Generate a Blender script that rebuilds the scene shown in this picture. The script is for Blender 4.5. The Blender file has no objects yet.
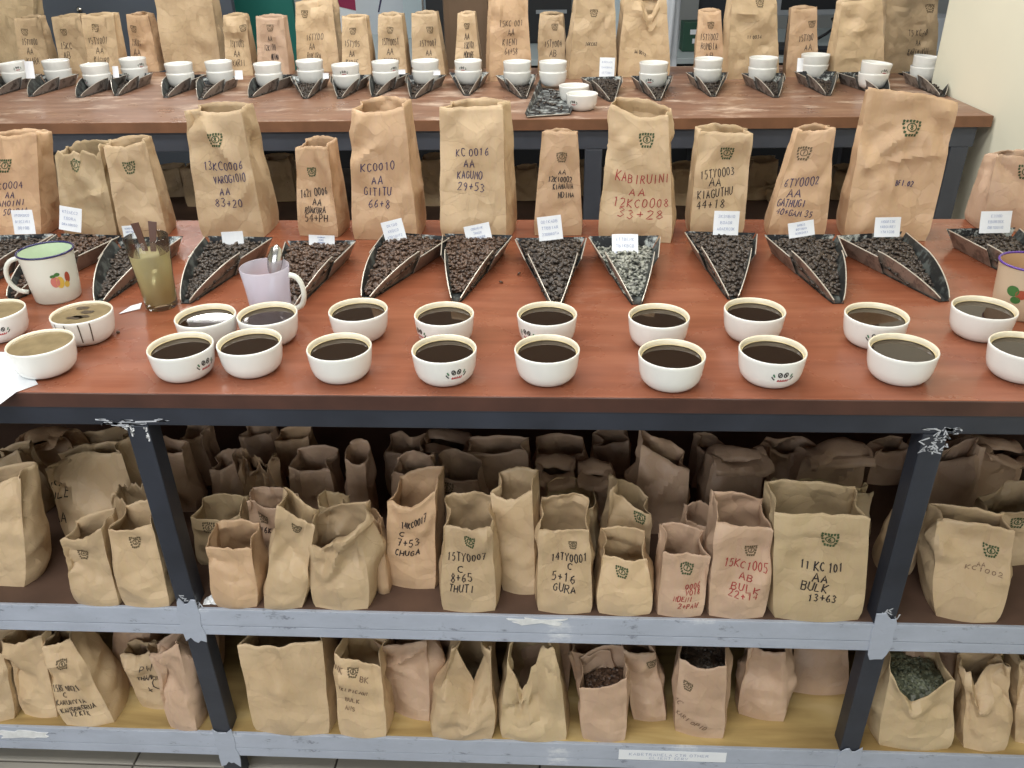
import bpy, bmesh, math, random
import numpy as np
from mathutils import Vector, Matrix, noise
random.seed(7)
scene = bpy.context.scene
C = scene.collection

# ------------------------------------------------------------------ camera
FPX = 828.0
PITCH, YAW, ROLL = map(math.radians, (29.0, -3.35, -1.15))
CAM = np.array([0.0, 0.0, 1.42])
cp, sp, cy, sy = math.cos(PITCH), math.sin(PITCH), math.cos(YAW), math.sin(YAW)
FWD = np.array([sy*cp, cy*cp, -sp]); _r = np.array([cy, -sy, 0.0]); _u = np.cross(_r, FWD)
RGT = _r*math.cos(ROLL) + _u*math.sin(ROLL)
UPV = -_r*math.sin(ROLL) + _u*math.cos(ROLL)
cam_data = bpy.data.cameras.new('camera'); cam = bpy.data.objects.new('camera', cam_data); C.objects.link(cam)
M4 = Matrix(((RGT[0], UPV[0], -FWD[0], CAM[0]), (RGT[1], UPV[1], -FWD[1], CAM[1]), (RGT[2], UPV[2], -FWD[2], CAM[2]), (0, 0, 0, 1)))
cam.matrix_world = M4
cam_data.sensor_width = 36.0; cam_data.lens = 36.0*FPX/1024.0; cam_data.clip_start = 0.05; cam_data.clip_end = 60
scene.camera = cam
def ray(x, y): return FWD + RGT*(x-512)/FPX - UPV*(y-384)/FPX
def onz(x, y, z): d = ray(x, y); return CAM + d*(z-CAM[2])/d[2]
def ony(x, y, Y): d = ray(x, y); return CAM + d*(Y-CAM[1])/d[1]
def pix(p):
    d = np.asarray(p, float)-CAM; c = d@FWD
    return np.array([512+FPX*(d@RGT)/c, 384-FPX*(d@UPV)/c])
def mpp(p): return float((np.asarray(p, float)-CAM)@FWD)/FPX     # metres per pixel at p

# ------------------------------------------------------------------ world, lights, exposure
scene.view_settings.view_transform = 'Standard'; scene.view_settings.look = 'None'
scene.view_settings.gamma = 1.0; scene.view_settings.use_curve_mapping = False
scene.view_settings.exposure = -0.13
world = bpy.data.worlds.new('world'); scene.world = world; world.use_nodes = True
bg = world.node_tree.nodes['Background']; bg.inputs[0].default_value = (0.93, 0.97, 1.0, 1); bg.inputs[1].default_value = 0.30
def area(name, loc, target, sx, sy_, power, col=(1, 1, 1)):
    l = bpy.data.lights.new(name, 'AREA'); l.shape = 'RECTANGLE'; l.size = sx; l.size_y = sy_; l.energy = power; l.color = col
    o = bpy.data.objects.new(name, l); C.objects.link(o); o.location = loc
    o.rotation_euler = (Vector(target)-Vector(loc)).to_track_quat('-Z', 'Y').to_euler(); return o
area('ceiling_tube_light', (-0.9, -0.2, 2.62), (-0.9, -0.2, 0), 2.6, 0.35, 46, (1.0, 0.985, 0.95))
area('ceiling_tube_light', (-0.6, 1.5, 2.62), (-0.6, 1.5, 0), 2.8, 0.35, 32, (1.0, 0.985, 0.95))
_d = ray(203, 315); _d = np.array([_d[0], _d[1], -_d[2]]); _p = onz(203, 315, 0.888)+_d*(2.62-0.888)/_d[2]     # lamp mirrored in one coffee bowl
area('ceiling_tube_light', tuple(_p), (_p[0], _p[1], 0), 0.62, 0.10, 22, (1.0, 0.985, 0.95))
area('ceiling_tube_light', (-0.6, 2.6, 2.62), (-0.6, 2.6, 0), 2.8, 0.35, 42, (1.0, 0.985, 0.95))
area('window_daylight', (-1.2, -2.0, 1.55), (-0.1, 1.4, 0.7), 2.6, 1.3, 44, (0.95, 0.98, 1.0))

# ------------------------------------------------------------------ materials
def lin(c):
    c = c/255.0
    return c/12.92 if c <= 0.04045 else ((c+0.055)/1.055)**2.4
def rgb(r, g, b): return (lin(r), lin(g), lin(b), 1.0)
MATS = {}
def base_mat(name):
    m = bpy.data.materials.new(name); m.use_nodes = True
    nt = m.node_tree; b = nt.nodes['Principled BSDF']; MATS[name] = m
    return m, nt, b
def plain(name, col, rough=0.6, metal=0.0, var=0.0, scale=20.0, bump=0.0, bscale=60.0, spec=None, trans=0.0, ior=1.45):
    m, nt, b = base_mat(name)
    b.inputs['Base Color'].default_value = col; b.inputs['Roughness'].default_value = rough; b.inputs['Metallic'].default_value = metal
    if spec is not None: b.inputs['Specular IOR Level'].default_value = spec
    if trans: b.inputs['Transmission Weight'].default_value = trans; b.inputs['IOR'].default_value = ior
    if var or bump:
        tc = nt.nodes.new('ShaderNodeTexCoord')
    if var:
        n = nt.nodes.new('ShaderNodeTexNoise'); n.inputs['Scale'].default_value = scale; n.inputs['Detail'].default_value = 6
        nt.links.new(tc.outputs['Object'], n.inputs['Vector'])
        r = nt.nodes.new('ShaderNodeValToRGB'); r.color_ramp.elements[0].position = 0.3; r.color_ramp.elements[1].position = 0.72
        r.color_ramp.elements[0].color = tuple(c*(1-var) for c in col[:3])+(1,); r.color_ramp.elements[1].color = tuple(min(1, c*(1+var)) for c in col[:3])+(1,)
        nt.links.new(n.outputs['Fac'], r.inputs['Fac']); nt.links.new(r.outputs['Color'], b.inputs['Base Color'])
    if bump:
        n2 = nt.nodes.new('ShaderNodeTexNoise'); n2.inputs['Scale'].default_value = bscale; n2.inputs['Detail'].default_value = 5
        nt.links.new(tc.outputs['Object'], n2.inputs['Vector'])
        bp = nt.nodes.new('ShaderNodeBump'); bp.inputs['Strength'].default_value = bump; bp.inputs['Distance'].default_value = 0.004
        nt.links.new(n2.outputs['Fac'], bp.inputs['Height']); nt.links.new(bp.outputs['Normal'], b.inputs['Normal'])
    return m
def ramp(nt, fac, stops):
    r = nt.nodes.new('ShaderNodeValToRGB'); cr = r.color_ramp
    while len(cr.elements) < len(stops): cr.elements.new(0.5)
    for e, (p, c) in zip(cr.elements, stops): e.position = p; e.color = c
    nt.links.new(fac, r.inputs['Fac']); return r.outputs['Color']
def tex(nt, kind, scale, vec, **kw):
    n = nt.nodes.new(kind); n.inputs['Scale'].default_value = scale
    for k, v in kw.items():
        if k in n.inputs.keys(): n.inputs[k].default_value = v
        else: setattr(n, k, v)
    nt.links.new(vec, n.inputs['Vector']); return n
def mapped(nt, scale=(1, 1, 1), rot=(0, 0, 0), src='Object'):
    tc = nt.nodes.new('ShaderNodeTexCoord'); mp = nt.nodes.new('ShaderNodeMapping')
    mp.inputs['Scale'].default_value = scale; mp.inputs['Rotation'].default_value = rot
    nt.links.new(tc.outputs[src], mp.inputs['Vector']); return mp.outputs['Vector']
def mixc(nt, fac, a, b):
    m = nt.nodes.new('ShaderNodeMix'); m.data_type = 'RGBA'
    for sock, v in ((m.inputs[0], fac), (m.inputs[6], a), (m.inputs[7], b)):
        if isinstance(v, (tuple, float, int)): sock.default_value = v
        else: nt.links.new(v, sock)
    return m.outputs[2]

def kraft(name, c1, c2):
    m, nt, b = base_mat(name)
    v = mapped(nt)
    n = tex(nt, 'ShaderNodeTexNoise', 9.0, v, Detail=5.0)
    col = ramp(nt, n.outputs['Fac'], [(0.32, c1), (0.7, c2)])
    fib = tex(nt, 'ShaderNodeTexNoise', 1.0, mapped(nt, (260, 260, 40)), Detail=3.0)
    col = mixc(nt, 0.035, col, fib.outputs['Color'])
    oi = nt.nodes.new('ShaderNodeObjectInfo'); hs = nt.nodes.new('ShaderNodeHueSaturation')
    mr = nt.nodes.new('ShaderNodeMapRange'); mr.inputs['To Min'].default_value = 0.88; mr.inputs['To Max'].default_value = 1.10
    nt.links.new(oi.outputs['Random'], mr.inputs['Value']); nt.links.new(mr.outputs['Result'], hs.inputs['Value'])
    nt.links.new(col, hs.inputs['Color'])
    nt.links.new(hs.outputs['Color'], b.inputs['Base Color'])
    b.inputs['Roughness'].default_value = 0.5; b.inputs['Specular IOR Level'].default_value = 0.45
    # fine creases
    w = tex(nt, 'ShaderNodeTexNoise', 7.0, v, Detail=2.0)
    vm = nt.nodes.new('ShaderNodeVectorMath'); vm.operation = 'MULTIPLY_ADD'
    vm.inputs[1].default_value = (0.12, 0.12, 0.12)
    nt.links.new(w.outputs['Color'], vm.inputs[0]); nt.links.new(v, vm.inputs[2])
    hs_ = []
    for sc_, amp_ in ((12.0, 0.27), (29.0, 0.24)):
        vo = nt.nodes.new('ShaderNodeTexVoronoi'); vo.feature = 'F1'; vo.inputs['Scale'].default_value = sc_
        nt.links.new(vm.outputs[0], vo.inputs['Vector'])
        s1 = nt.nodes.new('ShaderNodeVectorMath'); s1.operation = 'SUBTRACT'; nt.links.new(vm.outputs[0], s1.inputs[0]); nt.links.new(vo.outputs['Position'], s1.inputs[1])
        s2 = nt.nodes.new('ShaderNodeVectorMath'); s2.operation = 'SUBTRACT'; nt.links.new(vo.outputs['Color'], s2.inputs[0]); s2.inputs[1].default_value = (0.5, 0.5, 0.5)
        dt_ = nt.nodes.new('ShaderNodeVectorMath'); dt_.operation = 'DOT_PRODUCT'; nt.links.new(s1.outputs[0], dt_.inputs[0]); nt.links.new(s2.outputs[0], dt_.inputs[1])
        mu = nt.nodes.new('ShaderNodeMath'); mu.operation = 'MULTIPLY'; mu.inputs[1].default_value = amp_; nt.links.new(dt_.outputs['Value'], mu.inputs[0]); hs_.append(mu.outputs[0])
    a1 = nt.nodes.new('ShaderNodeMath'); a1.operation = 'ADD'; nt.links.new(hs_[0], a1.inputs[0]); nt.links.new(hs_[1], a1.inputs[1])
    n3 = tex(nt, 'ShaderNodeTexNoise', 60.0, v, Detail=5.0)
    ad = nt.nodes.new('ShaderNodeMath'); ad.operation = 'MULTIPLY_ADD'; ad.inputs[1].default_value = 0.0016
    nt.links.new(n3.outputs['Fac'], ad.inputs[0]); nt.links.new(a1.outputs[0], ad.inputs[2])
    bp = nt.nodes.new('ShaderNodeBump'); bp.inputs['Strength'].default_value = 0.75; bp.inputs['Distance'].default_value = 1.0
    nt.links.new(ad.outputs[0], bp.inputs['Height']); nt.links.new(bp.outputs['Normal'], b.inputs['Normal'])
    return m
kraft('kraft_tan', rgb(188, 161, 125), rgb(208, 182, 146))
kraft('kraft_warm', rgb(189, 155, 120), rgb(207, 174, 138))
kraft('kraft_olive', rgb(184, 160, 124), rgb(203, 180, 143))
kraft('kraft_pink', rgb(184, 153, 127), rgb(203, 173, 147))

def wood_top(name, c1, c2, c3, wear=0.35, rough=0.28, thr=0.60):
    m, nt, b = base_mat(name)
    v = mapped(nt, (1.0, 9.0, 1.0))
    g = tex(nt, 'ShaderNodeTexNoise', 3.0, v, Detail=8.0, Roughness=0.65)
    col = ramp(nt, g.outputs['Fac'], [(0.28, c1), (0.5, c2), (0.75, c3)])
    sc = tex(nt, 'ShaderNodeTexNoise', 5.0, mapped(nt, (1, 2.2, 1)), Detail=9.0, Roughness=0.72)
    f = ramp(nt, sc.outputs['Fac'], [(thr, (0, 0, 0, 1)), (thr+0.14, (wear, wear, wear, 1))])
    col = mixc(nt, f, col, rgb(214, 190, 170))
    nt.links.new(col, b.inputs['Base Color'])
    rr = tex(nt, 'ShaderNodeTexNoise', 8.0, mapped(nt), Detail=6.0)
    rc = ramp(nt, rr.outputs['Fac'], [(0.3, (rough*0.8,)*3+(1,)), (0.75, (rough*1.7,)*3+(1,))])
    nt.links.new(rc, b.inputs['Roughness'])
    return m
wood_top('wood_red', rgb(119, 67, 45), rgb(136, 79, 55), rgb(153, 96, 71), 0.16, 0.22)
wood_top('wood_brown', rgb(118, 86, 68), rgb(138, 102, 82), rgb(156, 122, 100), 0.95, 0.30, 0.53)
plain('edge_brown', rgb(74, 47, 38), 0.5, var=0.25, scale=14)
plain('edge_brown_far', rgb(132, 92, 66), 0.5, var=0.2, scale=14)
plain('steel_dark', rgb(46, 50, 60), 0.42, var=0.25, scale=12, bump=0.1)
plain('steel_dark_far', rgb(74, 78, 88), 0.45, var=0.15, scale=12)
plain('shelf_brown', rgb(92, 70, 58), 0.7, var=0.3, scale=9)
def ply():
    m, nt, b = base_mat('plywood')
    g = tex(nt, 'ShaderNodeTexNoise', 2.2, mapped(nt, (1.5, 9, 1)), Detail=7.0, Distortion=0.6)
    col = ramp(nt, g.outputs['Fac'], [(0.3, rgb(142, 116, 72)), (0.55, rgb(186, 160, 106)), (0.75, rgb(206, 184, 136))])
    k = tex(nt, 'ShaderNodeTexVoronoi', 5.0, mapped(nt, (1, 2, 1)))
    kf = ramp(nt, k.outputs['Distance'], [(0.04, (1, 1, 1, 1)), (0.10, (0, 0, 0, 1))])
    col = mixc(nt, kf, col, rgb(96, 62, 34))
    nt.links.new(col, b.inputs['Base Color']); b.inputs['Roughness'].default_value = 0.6
ply()
def beam_paint(name, c, dark):
    m, nt, b = base_mat(name)
    g = tex(nt, 'ShaderNodeTexNoise', 7.0, mapped(nt, (1, 1, 2)), Detail=8.0, Roughness=0.7)
    col = ramp(nt, g.outputs['Fac'], [(0.3, tuple(x*0.82 for x in c[:3])+(1,)), (0.62, c), (0.74, rgb(222, 225, 230))])
    k = tex(nt, 'ShaderNodeTexNoise', 24.0, mapped(nt, (1, 1, 2.2)), Detail=8.0, Roughness=0.75)
    f = ramp(nt, k.outputs['Fac'], [(0.585, (0, 0, 0, 1)), (0.67, (0.75, 0.75, 0.75, 1))])
    col = mixc(nt, f, col, dark)
    nt.links.new(col, b.inputs['Base Color']); b.inputs['Roughness'].default_value = 0.5
beam_paint('beam_paint', rgb(174, 182, 198), rgb(98, 102, 114))
plain('paint_white', rgb(222, 224, 226), 0.5, var=0.15, scale=60)
plain('paint_patch', rgb(188, 192, 200), 0.55, var=0.22, scale=50)
plain('wall_cream', rgb(238, 235, 214), 0.75, var=0.03, scale=2)
plain('wall_grey', rgb(176, 180, 180), 0.8, var=0.04, scale=2)
plain('ceiling_white', rgb(225, 225, 220), 0.9)
plain('tile', rgb(168, 164, 156), 0.35, var=0.10, scale=6)
plain('grout', rgb(92, 88, 82), 0.8)
plain('ceramic', rgb(232, 232, 228), 0.14, var=0.02, scale=6)
plain('ceramic_cream', rgb(234, 224, 200), 0.2, var=0.12, scale=26)
plain('coffee', rgb(40, 26, 16), 0.03, spec=0.5)
plain('coffee_milky', rgb(138, 122, 92), 0.12, var=0.2, scale=40)
plain('foam_dark', rgb(72, 58, 40), 0.3, var=0.3, scale=60)
plain('crust', rgb(196, 180, 138), 0.4, var=0.2, scale=80)
plain('ink_black', rgb(34, 28, 30), 0.6)
plain('ink_blue', rgb(52, 44, 84), 0.6)
plain('ink_red', rgb(156, 44, 44), 0.6)
plain('ink_grey', rgb(120, 96, 76), 0.7)
plain('stamp_green', rgb(58, 76, 44), 0.7)
plain('stamp_dim', rgb(98, 84, 60), 0.7)
plain('logo_black', rgb(34, 34, 34), 0.4); plain('logo_red', rgb(176, 52, 58), 0.4); plain('logo_green', rgb(44, 110, 74), 0.4)
def tray_metal(name, c, flake):
    m, nt, b = base_mat(name)
    k = tex(nt, 'ShaderNodeTexNoise', 38.0, mapped(nt), Detail=6.0, Roughness=0.7)
    f = ramp(nt, k.outputs['Fac'], [(0.50, (0, 0, 0, 1)), (0.60, (1, 1, 1, 1))])
    nt.links.new(mixc(nt, f, c, flake), b.inputs['Base Color'])
    b.inputs['Roughness'].default_value = 0.42; b.inputs['Metallic'].default_value = 0.35
tray_metal('tray_outer', rgb(150, 136, 124), rgb(108, 96, 88))
tray_metal('tray_inner', rgb(44, 46, 46), rgb(96, 102, 100))
tray_metal('tray_far', rgb(148, 144, 140), rgb(84, 80, 78))
tray_metal('label_strip', rgb(38, 40, 44), rgb(196, 202, 200))
plain('tray_rim', rgb(206, 200, 188), 0.35, metal=0.4)
def beanmat(name, c1, c2):
    m, nt, b = base_mat(name)
    n = tex(nt, 'ShaderNodeTexNoise', 120.0, mapped(nt), Detail=2.0)
    nt.links.new(ramp(nt, n.outputs['Fac'], [(0.35, c1), (0.68, c2)]), b.inputs['Base Color']); b.inputs['Roughness'].default_value = 0.42
beanmat('beans_roast', rgb(52, 38, 30), rgb(104, 80, 64))
beanmat('beans_dark', rgb(40, 34, 30), rgb(84, 72, 62))
beanmat('beans_chaff', rgb(44, 46, 44), rgb(186, 188, 176))
beanmat('beans_green', rgb(78, 84, 70), rgb(128, 132, 110))
plain('paper_white', rgb(232, 236, 242), 0.7)
plain('paper_print', rgb(146, 158, 190), 0.7)
plain('enamel', rgb(226, 230, 220), 0.12); plain('enamel_in', rgb(206, 222, 196), 0.15)
plain('enamel_blue', rgb(48, 46, 92), 0.2); plain('enamel_purple', rgb(94, 62, 150), 0.25)
plain('enamel_tan', rgb(206, 186, 160), 0.25); plain('tan_in', rgb(196, 164, 128), 0.4)
plain('fruit_pink', rgb(206, 128, 118), 0.3); plain('fruit_yellow', rgb(214, 184, 84), 0.3); plain('leaf_green', rgb(70, 120, 66), 0.3)
plain('flower_rust', rgb(168, 82, 62), 0.3)
plain('steel', rgb(206, 204, 200), 0.18, metal=1.0)
plain('wood_handle', rgb(88, 58, 46), 0.4)
def thin_clear(name, col, gloss=0.9, ior=1.45, diffuse=0.0, dcol=(1, 1, 1, 1)):
    m, nt, b = base_mat(name); nt.nodes.remove(b); out = nt.nodes['Material Output']
    tr = nt.nodes.new('ShaderNodeBsdfTransparent'); tr.inputs['Color'].default_value = col
    gl_ = nt.nodes.new('ShaderNodeBsdfGlossy'); gl_.inputs['Roughness'].default_value = 0.03
    fr = nt.nodes.new('ShaderNodeFresnel'); fr.inputs['IOR'].default_value = ior
    mu = nt.nodes.new('ShaderNodeMath'); mu.operation = 'MULTIPLY'; mu.inputs[1].default_value = gloss; nt.links.new(fr.outputs[0], mu.inputs[0])
    mx = nt.nodes.new('ShaderNodeMixShader'); nt.links.new(mu.outputs[0], mx.inputs[0]); nt.links.new(tr.outputs[0], mx.inputs[1]); nt.links.new(gl_.outputs[0], mx.inputs[2])
    last = mx
    if diffuse:
        df = nt.nodes.new('ShaderNodeBsdfDiffuse'); df.inputs['Color'].default_value = dcol; tl = nt.nodes.new('ShaderNodeBsdfTranslucent'); tl.inputs['Color'].default_value = dcol
        m1 = nt.nodes.new('ShaderNodeMixShader'); m1.inputs[0].default_value = 0.5; nt.links.new(df.outputs[0], m1.inputs[1]); nt.links.new(tl.outputs[0], m1.inputs[2])
        m2 = nt.nodes.new('ShaderNodeMixShader'); m2.inputs[0].default_value = diffuse; nt.links.new(mx.outputs[0], m2.inputs[1]); nt.links.new(m1.outputs[0], m2.inputs[2]); last = m2
    nt.links.new(last.outputs[0], out.inputs['Surface'])
thin_clear('glass', (0.97, 0.98, 0.96, 1)); thin_clear('tea', rgb(252, 246, 222), 0.35, 1.33, 0.6, rgb(246, 234, 190))
thin_clear('plastic_clear', (0.95, 0.95, 0.98, 1), 0.5, 1.4, 0.40, rgb(240, 238, 248))
scene.cycles.transparent_max_bounces = 24
plain('slate', rgb(84, 92, 104), 0.7, var=0.06, scale=4); plain('teal', rgb(32, 118, 108), 0.6)
plain('desk_pale', rgb(186, 198, 202), 0.5); plain('black_plastic', rgb(30, 32, 36), 0.45); plain('monitor_grey', rgb(152, 158, 164), 0.5)
plain('cloth_black', rgb(34, 38, 44), 0.9); plain('cloth_white', rgb(206, 212, 220), 0.9); plain('chair_brown', rgb(112, 90, 70), 0.7, var=0.1, scale=5)
plain('box_green', rgb(40, 78, 62), 0.6); plain('magenta', rgb(150, 40, 80), 0.6); plain('pale_blue', rgb(196, 212, 220), 0.7)
plain('tissue', rgb(236, 238, 240), 0.9)

# ------------------------------------------------------------------ mesh helpers
def link(name, verts, faces, mats, parent=None, origin=None, smooth=False, midx=None, world=True):
    """verts in world coordinates; origin = object location"""
    v = np.asarray(verts, float)
    if origin is None: origin = (v.min(0)+v.max(0))/2; origin[2] = v[:, 2].min()
    origin = np.asarray(origin, float)
    me = bpy.data.meshes.new(name); me.from_pydata((v-origin).tolist(), [], faces)
    if not isinstance(mats, (list, tuple)): mats = [mats]
    for mm in mats: me.materials.append(MATS[mm])
    if midx is not None: me.polygons.foreach_set('material_index', midx)
    if smooth: me.polygons.foreach_set('use_smooth', [True]*len(me.polygons))
    me.update()
    o = bpy.data.objects.new(name, me); C.objects.link(o)
    if parent is not None:
        o.parent = parent; o.location = origin-np.array(parent['_o'])
    else: o.location = origin
    o['_o'] = [float(x) for x in origin]
    return o
def empty(name, loc):
    o = bpy.data.objects.new(name, None); C.objects.link(o); o.location = loc; o.empty_display_size = 0.05
    o['_o'] = [float(x) for x in loc]; return o
def tag(o, label, cat, group=None, kind=None):
    o['label'] = label; o['category'] = cat
    if group: o['group'] = group
    if kind: o['kind'] = kind
    return o
def boxmesh(x0, x1, y0, y1, z0, z1, bev=0.0):
    bm = bmesh.new(); bmesh.ops.create_cube(bm, size=1.0)
    for v in bm.verts: v.co = Vector((x0+(v.co.x+.5)*(x1-x0), y0+(v.co.y+.5)*(y1-y0), z0+(v.co.z+.5)*(z1-z0)))
    if bev: bmesh.ops.bevel(bm, geom=bm.edges[:], offset=bev, segments=2, affect='EDGES', profile=0.6)
    bm.verts.index_update()
    vs = np.array([v.co[:] for v in bm.verts]); fs = [[v.index for v in f.verts] for f in bm.faces]; bm.free()
    return vs, fs
def box(name, x0, x1, y0, y1, z0, z1, mat, parent=None, bev=0.0):
    vs, fs = boxmesh(x0, x1, y0, y1, z0, z1, bev); return link(name, vs, fs, mat, parent)
def lathe_mesh(profile, n=40, close=False):
    vs, fs = [], []
    for r, z in profile:
        for k in range(n):
            a = 2*math.pi*k/n; vs.append((r*math.cos(a), r*math.sin(a), z))
    for i in range(len(profile)-1):
        for k in range(n):
            fs.append([i*n+k, i*n+(k+1) % n, (i+1)*n+(k+1) % n, (i+1)*n+k])
    if profile[0][0] > 1e-6: fs.append(list(range(n))[::-1])
    if close and profile[-1][0] > 1e-6: fs.append([(len(profile)-1)*n+k for k in range(n)])
    return np.array(vs), fs
def tube(path, radius, n=8, caps=True):
    path = [Vector(p) for p in path]; vs, fs = [], []
    rad = radius if isinstance(radius, (list, tuple)) else [radius]*len(path)
    for i, p in enumerate(path):
        d = (path[min(i+1, len(path)-1)]-path[max(i-1, 0)]).normalized()
        a = d.orthogonal().normalized() if i == 0 else (a-d*a.dot(d)).normalized()
        bb = d.cross(a)
        for k in range(n):
            t = 2*math.pi*k/n; vs.append((p+(a*math.cos(t)+bb*math.sin(t))*rad[i])[:])
    for i in range(len(path)-1):
        for k in range(n): fs.append([i*n+k, i*n+(k+1) % n, (i+1)*n+(k+1) % n, (i+1)*n+k])
    if caps: fs.append(list(range(n))[::-1]); fs.append([(len(path)-1)*n+k for k in range(n)])
    return np.array(vs), fs
def join(parts):
    V, F, off = [], [], 0
    for v, f in parts:
        V.append(np.asarray(v, float)); F += [[i+off for i in q] for q in f]; off += len(v)
    return np.vstack(V), F
ORD = ['first', 'second', 'third', 'fourth', 'fifth', 'sixth', 'seventh', 'eighth', 'ninth', 'tenth', 'eleventh', 'twelfth', 'thirteenth',
       'fourteenth', 'fifteenth', 'sixteenth', 'seventeenth', 'eighteenth', 'nineteenth', 'twentieth', 'twenty-first', 'twenty-second', 'twenty-third']

# ------------------------------------------------------------------ stroke font
GL = {
'A': "0,0 2,6 4,0;.8,2.2 3.2,2.2", 'B': "0,0 0,6 2.6,5.8 3.3,4.8 2.6,3.3 0,3.1;2.6,3.3 3.8,1.8 2.8,.1 0,0", 'C': "3.8,5 2.6,6 .8,5 .2,3 .9,.8 2.4,0 3.8,.9",
'D': "0,0 .2,6 2.4,5.6 3.8,3.2 2.6,.6 0,0", 'E': "3.6,6 .3,6 .2,0 3.8,0;.2,3.1 3,3.2", 'F': "3.8,6 .3,6 .2,0;.2,3.1 3,3.2", 'G': "3.8,5 2.4,6 .7,5 .2,3 .9,.7 2.6,0 3.8,1 3.8,2.8 2.2,2.8",
'H': "0,0 .2,6;3.8,0 4,6;.1,3 3.9,3.1", 'I': "2,0 2.2,6", 'J': "3.4,6 3.2,1.2 2,0 .6,1", 'K': "0,0 .2,6;3.8,6 .2,2.8 3.8,0", 'L': "0.2,6 0,0 3.6,.2", 'M': "0,0 .6,6 2.1,2.4 3.6,6 4.2,0",
'N': "0,0 .4,6 3.5,0 4,6", 'O': "2,6 .5,5 0,3 .6,.8 2,0 3.5,.9 4,3 3.5,5.1 2,6", 'P': "0,0 .2,6 2.8,5.8 3.7,4.5 2.6,3 .1,2.7", 'Q': "2,6 .5,5 0,3 .6,.8 2,0 3.5,.9 4,3 3.5,5.1 2,6;2.4,1.6 4.2,-.6",
'R': "0,0 .2,6 2.8,5.8 3.6,4.6 2.6,3.2 .1,2.9;1.4,3 3.8,0", 'S': "3.7,5.2 2.2,6 .6,5.1 .9,3.6 3,2.7 3.7,1.3 2.3,0 .2,.8", 'T': "0,6 4,6;2.1,6 1.9,0", 'U': "0.1,6 .2,1.4 1.6,0 3.3,.8 3.9,6",
'V': "0,6 1.9,0 4,6", 'W': "0,6 .9,0 2.1,4 3.2,0 4.3,6", 'X': "0,0 4,6;.2,6 3.8,0", 'Y': "0,6 2,3 4.1,6;2,3 1.6,0", 'Z': ".2,5.9 3.8,6 .1,0 3.9,.1",
'0': "2,6 .6,5 .2,3 .7,.8 2,0 3.3,.9 3.7,3 3.3,5.1 2,6", '1': "1,4.8 2.2,6 2,0", '2': ".3,4.8 1.6,6 3.4,5.2 3.2,3.4 .2,0 3.9,.2", '3': ".4,5.4 2,6 3.4,4.8 1.6,3.2 3.6,1.7 2.2,0 .3,.6",
'4': "2.8,0 3,6 .1,2 4,2.2", '5': "3.6,6 .8,6 .5,3.4 2.6,3.6 3.7,1.9 2.2,0 .3,.5", '6': "3.2,6 1.2,4.2 .3,1.8 1.6,0 3.4,1 3,2.9 .6,2.4", '7': ".3,5.9 3.8,6 1.4,0;1.2,3 3.2,3.2", '8': "2,3.2 .6,4.6 2,6 3.3,4.7 2,3.2 .3,1.5 2,0 3.7,1.5 2,3.2",
'9': "3.4,4.2 1.8,3 .5,4.4 1.8,6 3.4,5 3,2 2,0", '+': "2,1 2,5;.2,3 3.8,3", '-': ".4,3 3.6,3", '.': "1.8,0 2.2,.3", "'": "1.6,6 1.4,4.6", '/': "0,0 4,6", ' ': ""}
def text_strokes(s, rnd=None, slant=0.12, jit=0.22):
    """list of polylines, in units of cap height = 1; returns strokes and total width"""
    out, x = [], 0.0
    for ch in s.upper():
        g = GL.get(ch, '')
        dy = (rnd.uniform(-.06, .06) if rnd else 0); sc = (rnd.uniform(.88, 1.1) if rnd else 1)
        for st in g.split(';'):
            if not st: continue
            pl = []
            for pt in st.split():
                a, b_ = map(float, pt.split(','))
                if rnd: a += rnd.uniform(-jit, jit); b_ += rnd.uniform(-jit, jit)
                pl.append((x+a/6*sc*0.92+slant*b_/6, dy+b_/6*sc))
            out.append(pl)
        x += 0.86 if ch != ' ' else 0.5
    return out, x-0.18
def ribbon(strokes, surf, w, off):
    """strokes: list of [(a,b)] metric 2-D coords; surf(a,b)->(point, normal); returns verts, faces"""
    V, F = [], []
    for pl in strokes:
        pts = []
        for (a, b_), (c, d) in zip(pl[:-1], pl[1:]):
            L = math.hypot(c-a, d-b_); k = max(1, int(L/0.006))
            for i in range(k): pts.append((a+(c-a)*i/k, b_+(d-b_)*i/k))
        pts.append(pl[-1])
        i0 = len(V)
        for i, (a, b_) in enumerate(pts):
            q0, q1 = pts[max(i-1, 0)], pts[min(i+1, len(pts)-1)]
            dx, dy = q1[0]-q0[0], q1[1]-q0[1]; L = math.hypot(dx, dy) or 1
            nx, ny = -dy/L*w/2, dx/L*w/2
            for sgn in (1, -1):
                p, n = surf(a+sgn*nx, b_+sgn*ny); V.append(p+n*off)
        for i in range(len(pts)-1):
            k = i0+2*i; F.append([k, k+2, k+3, k+1])
    return V, F
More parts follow.
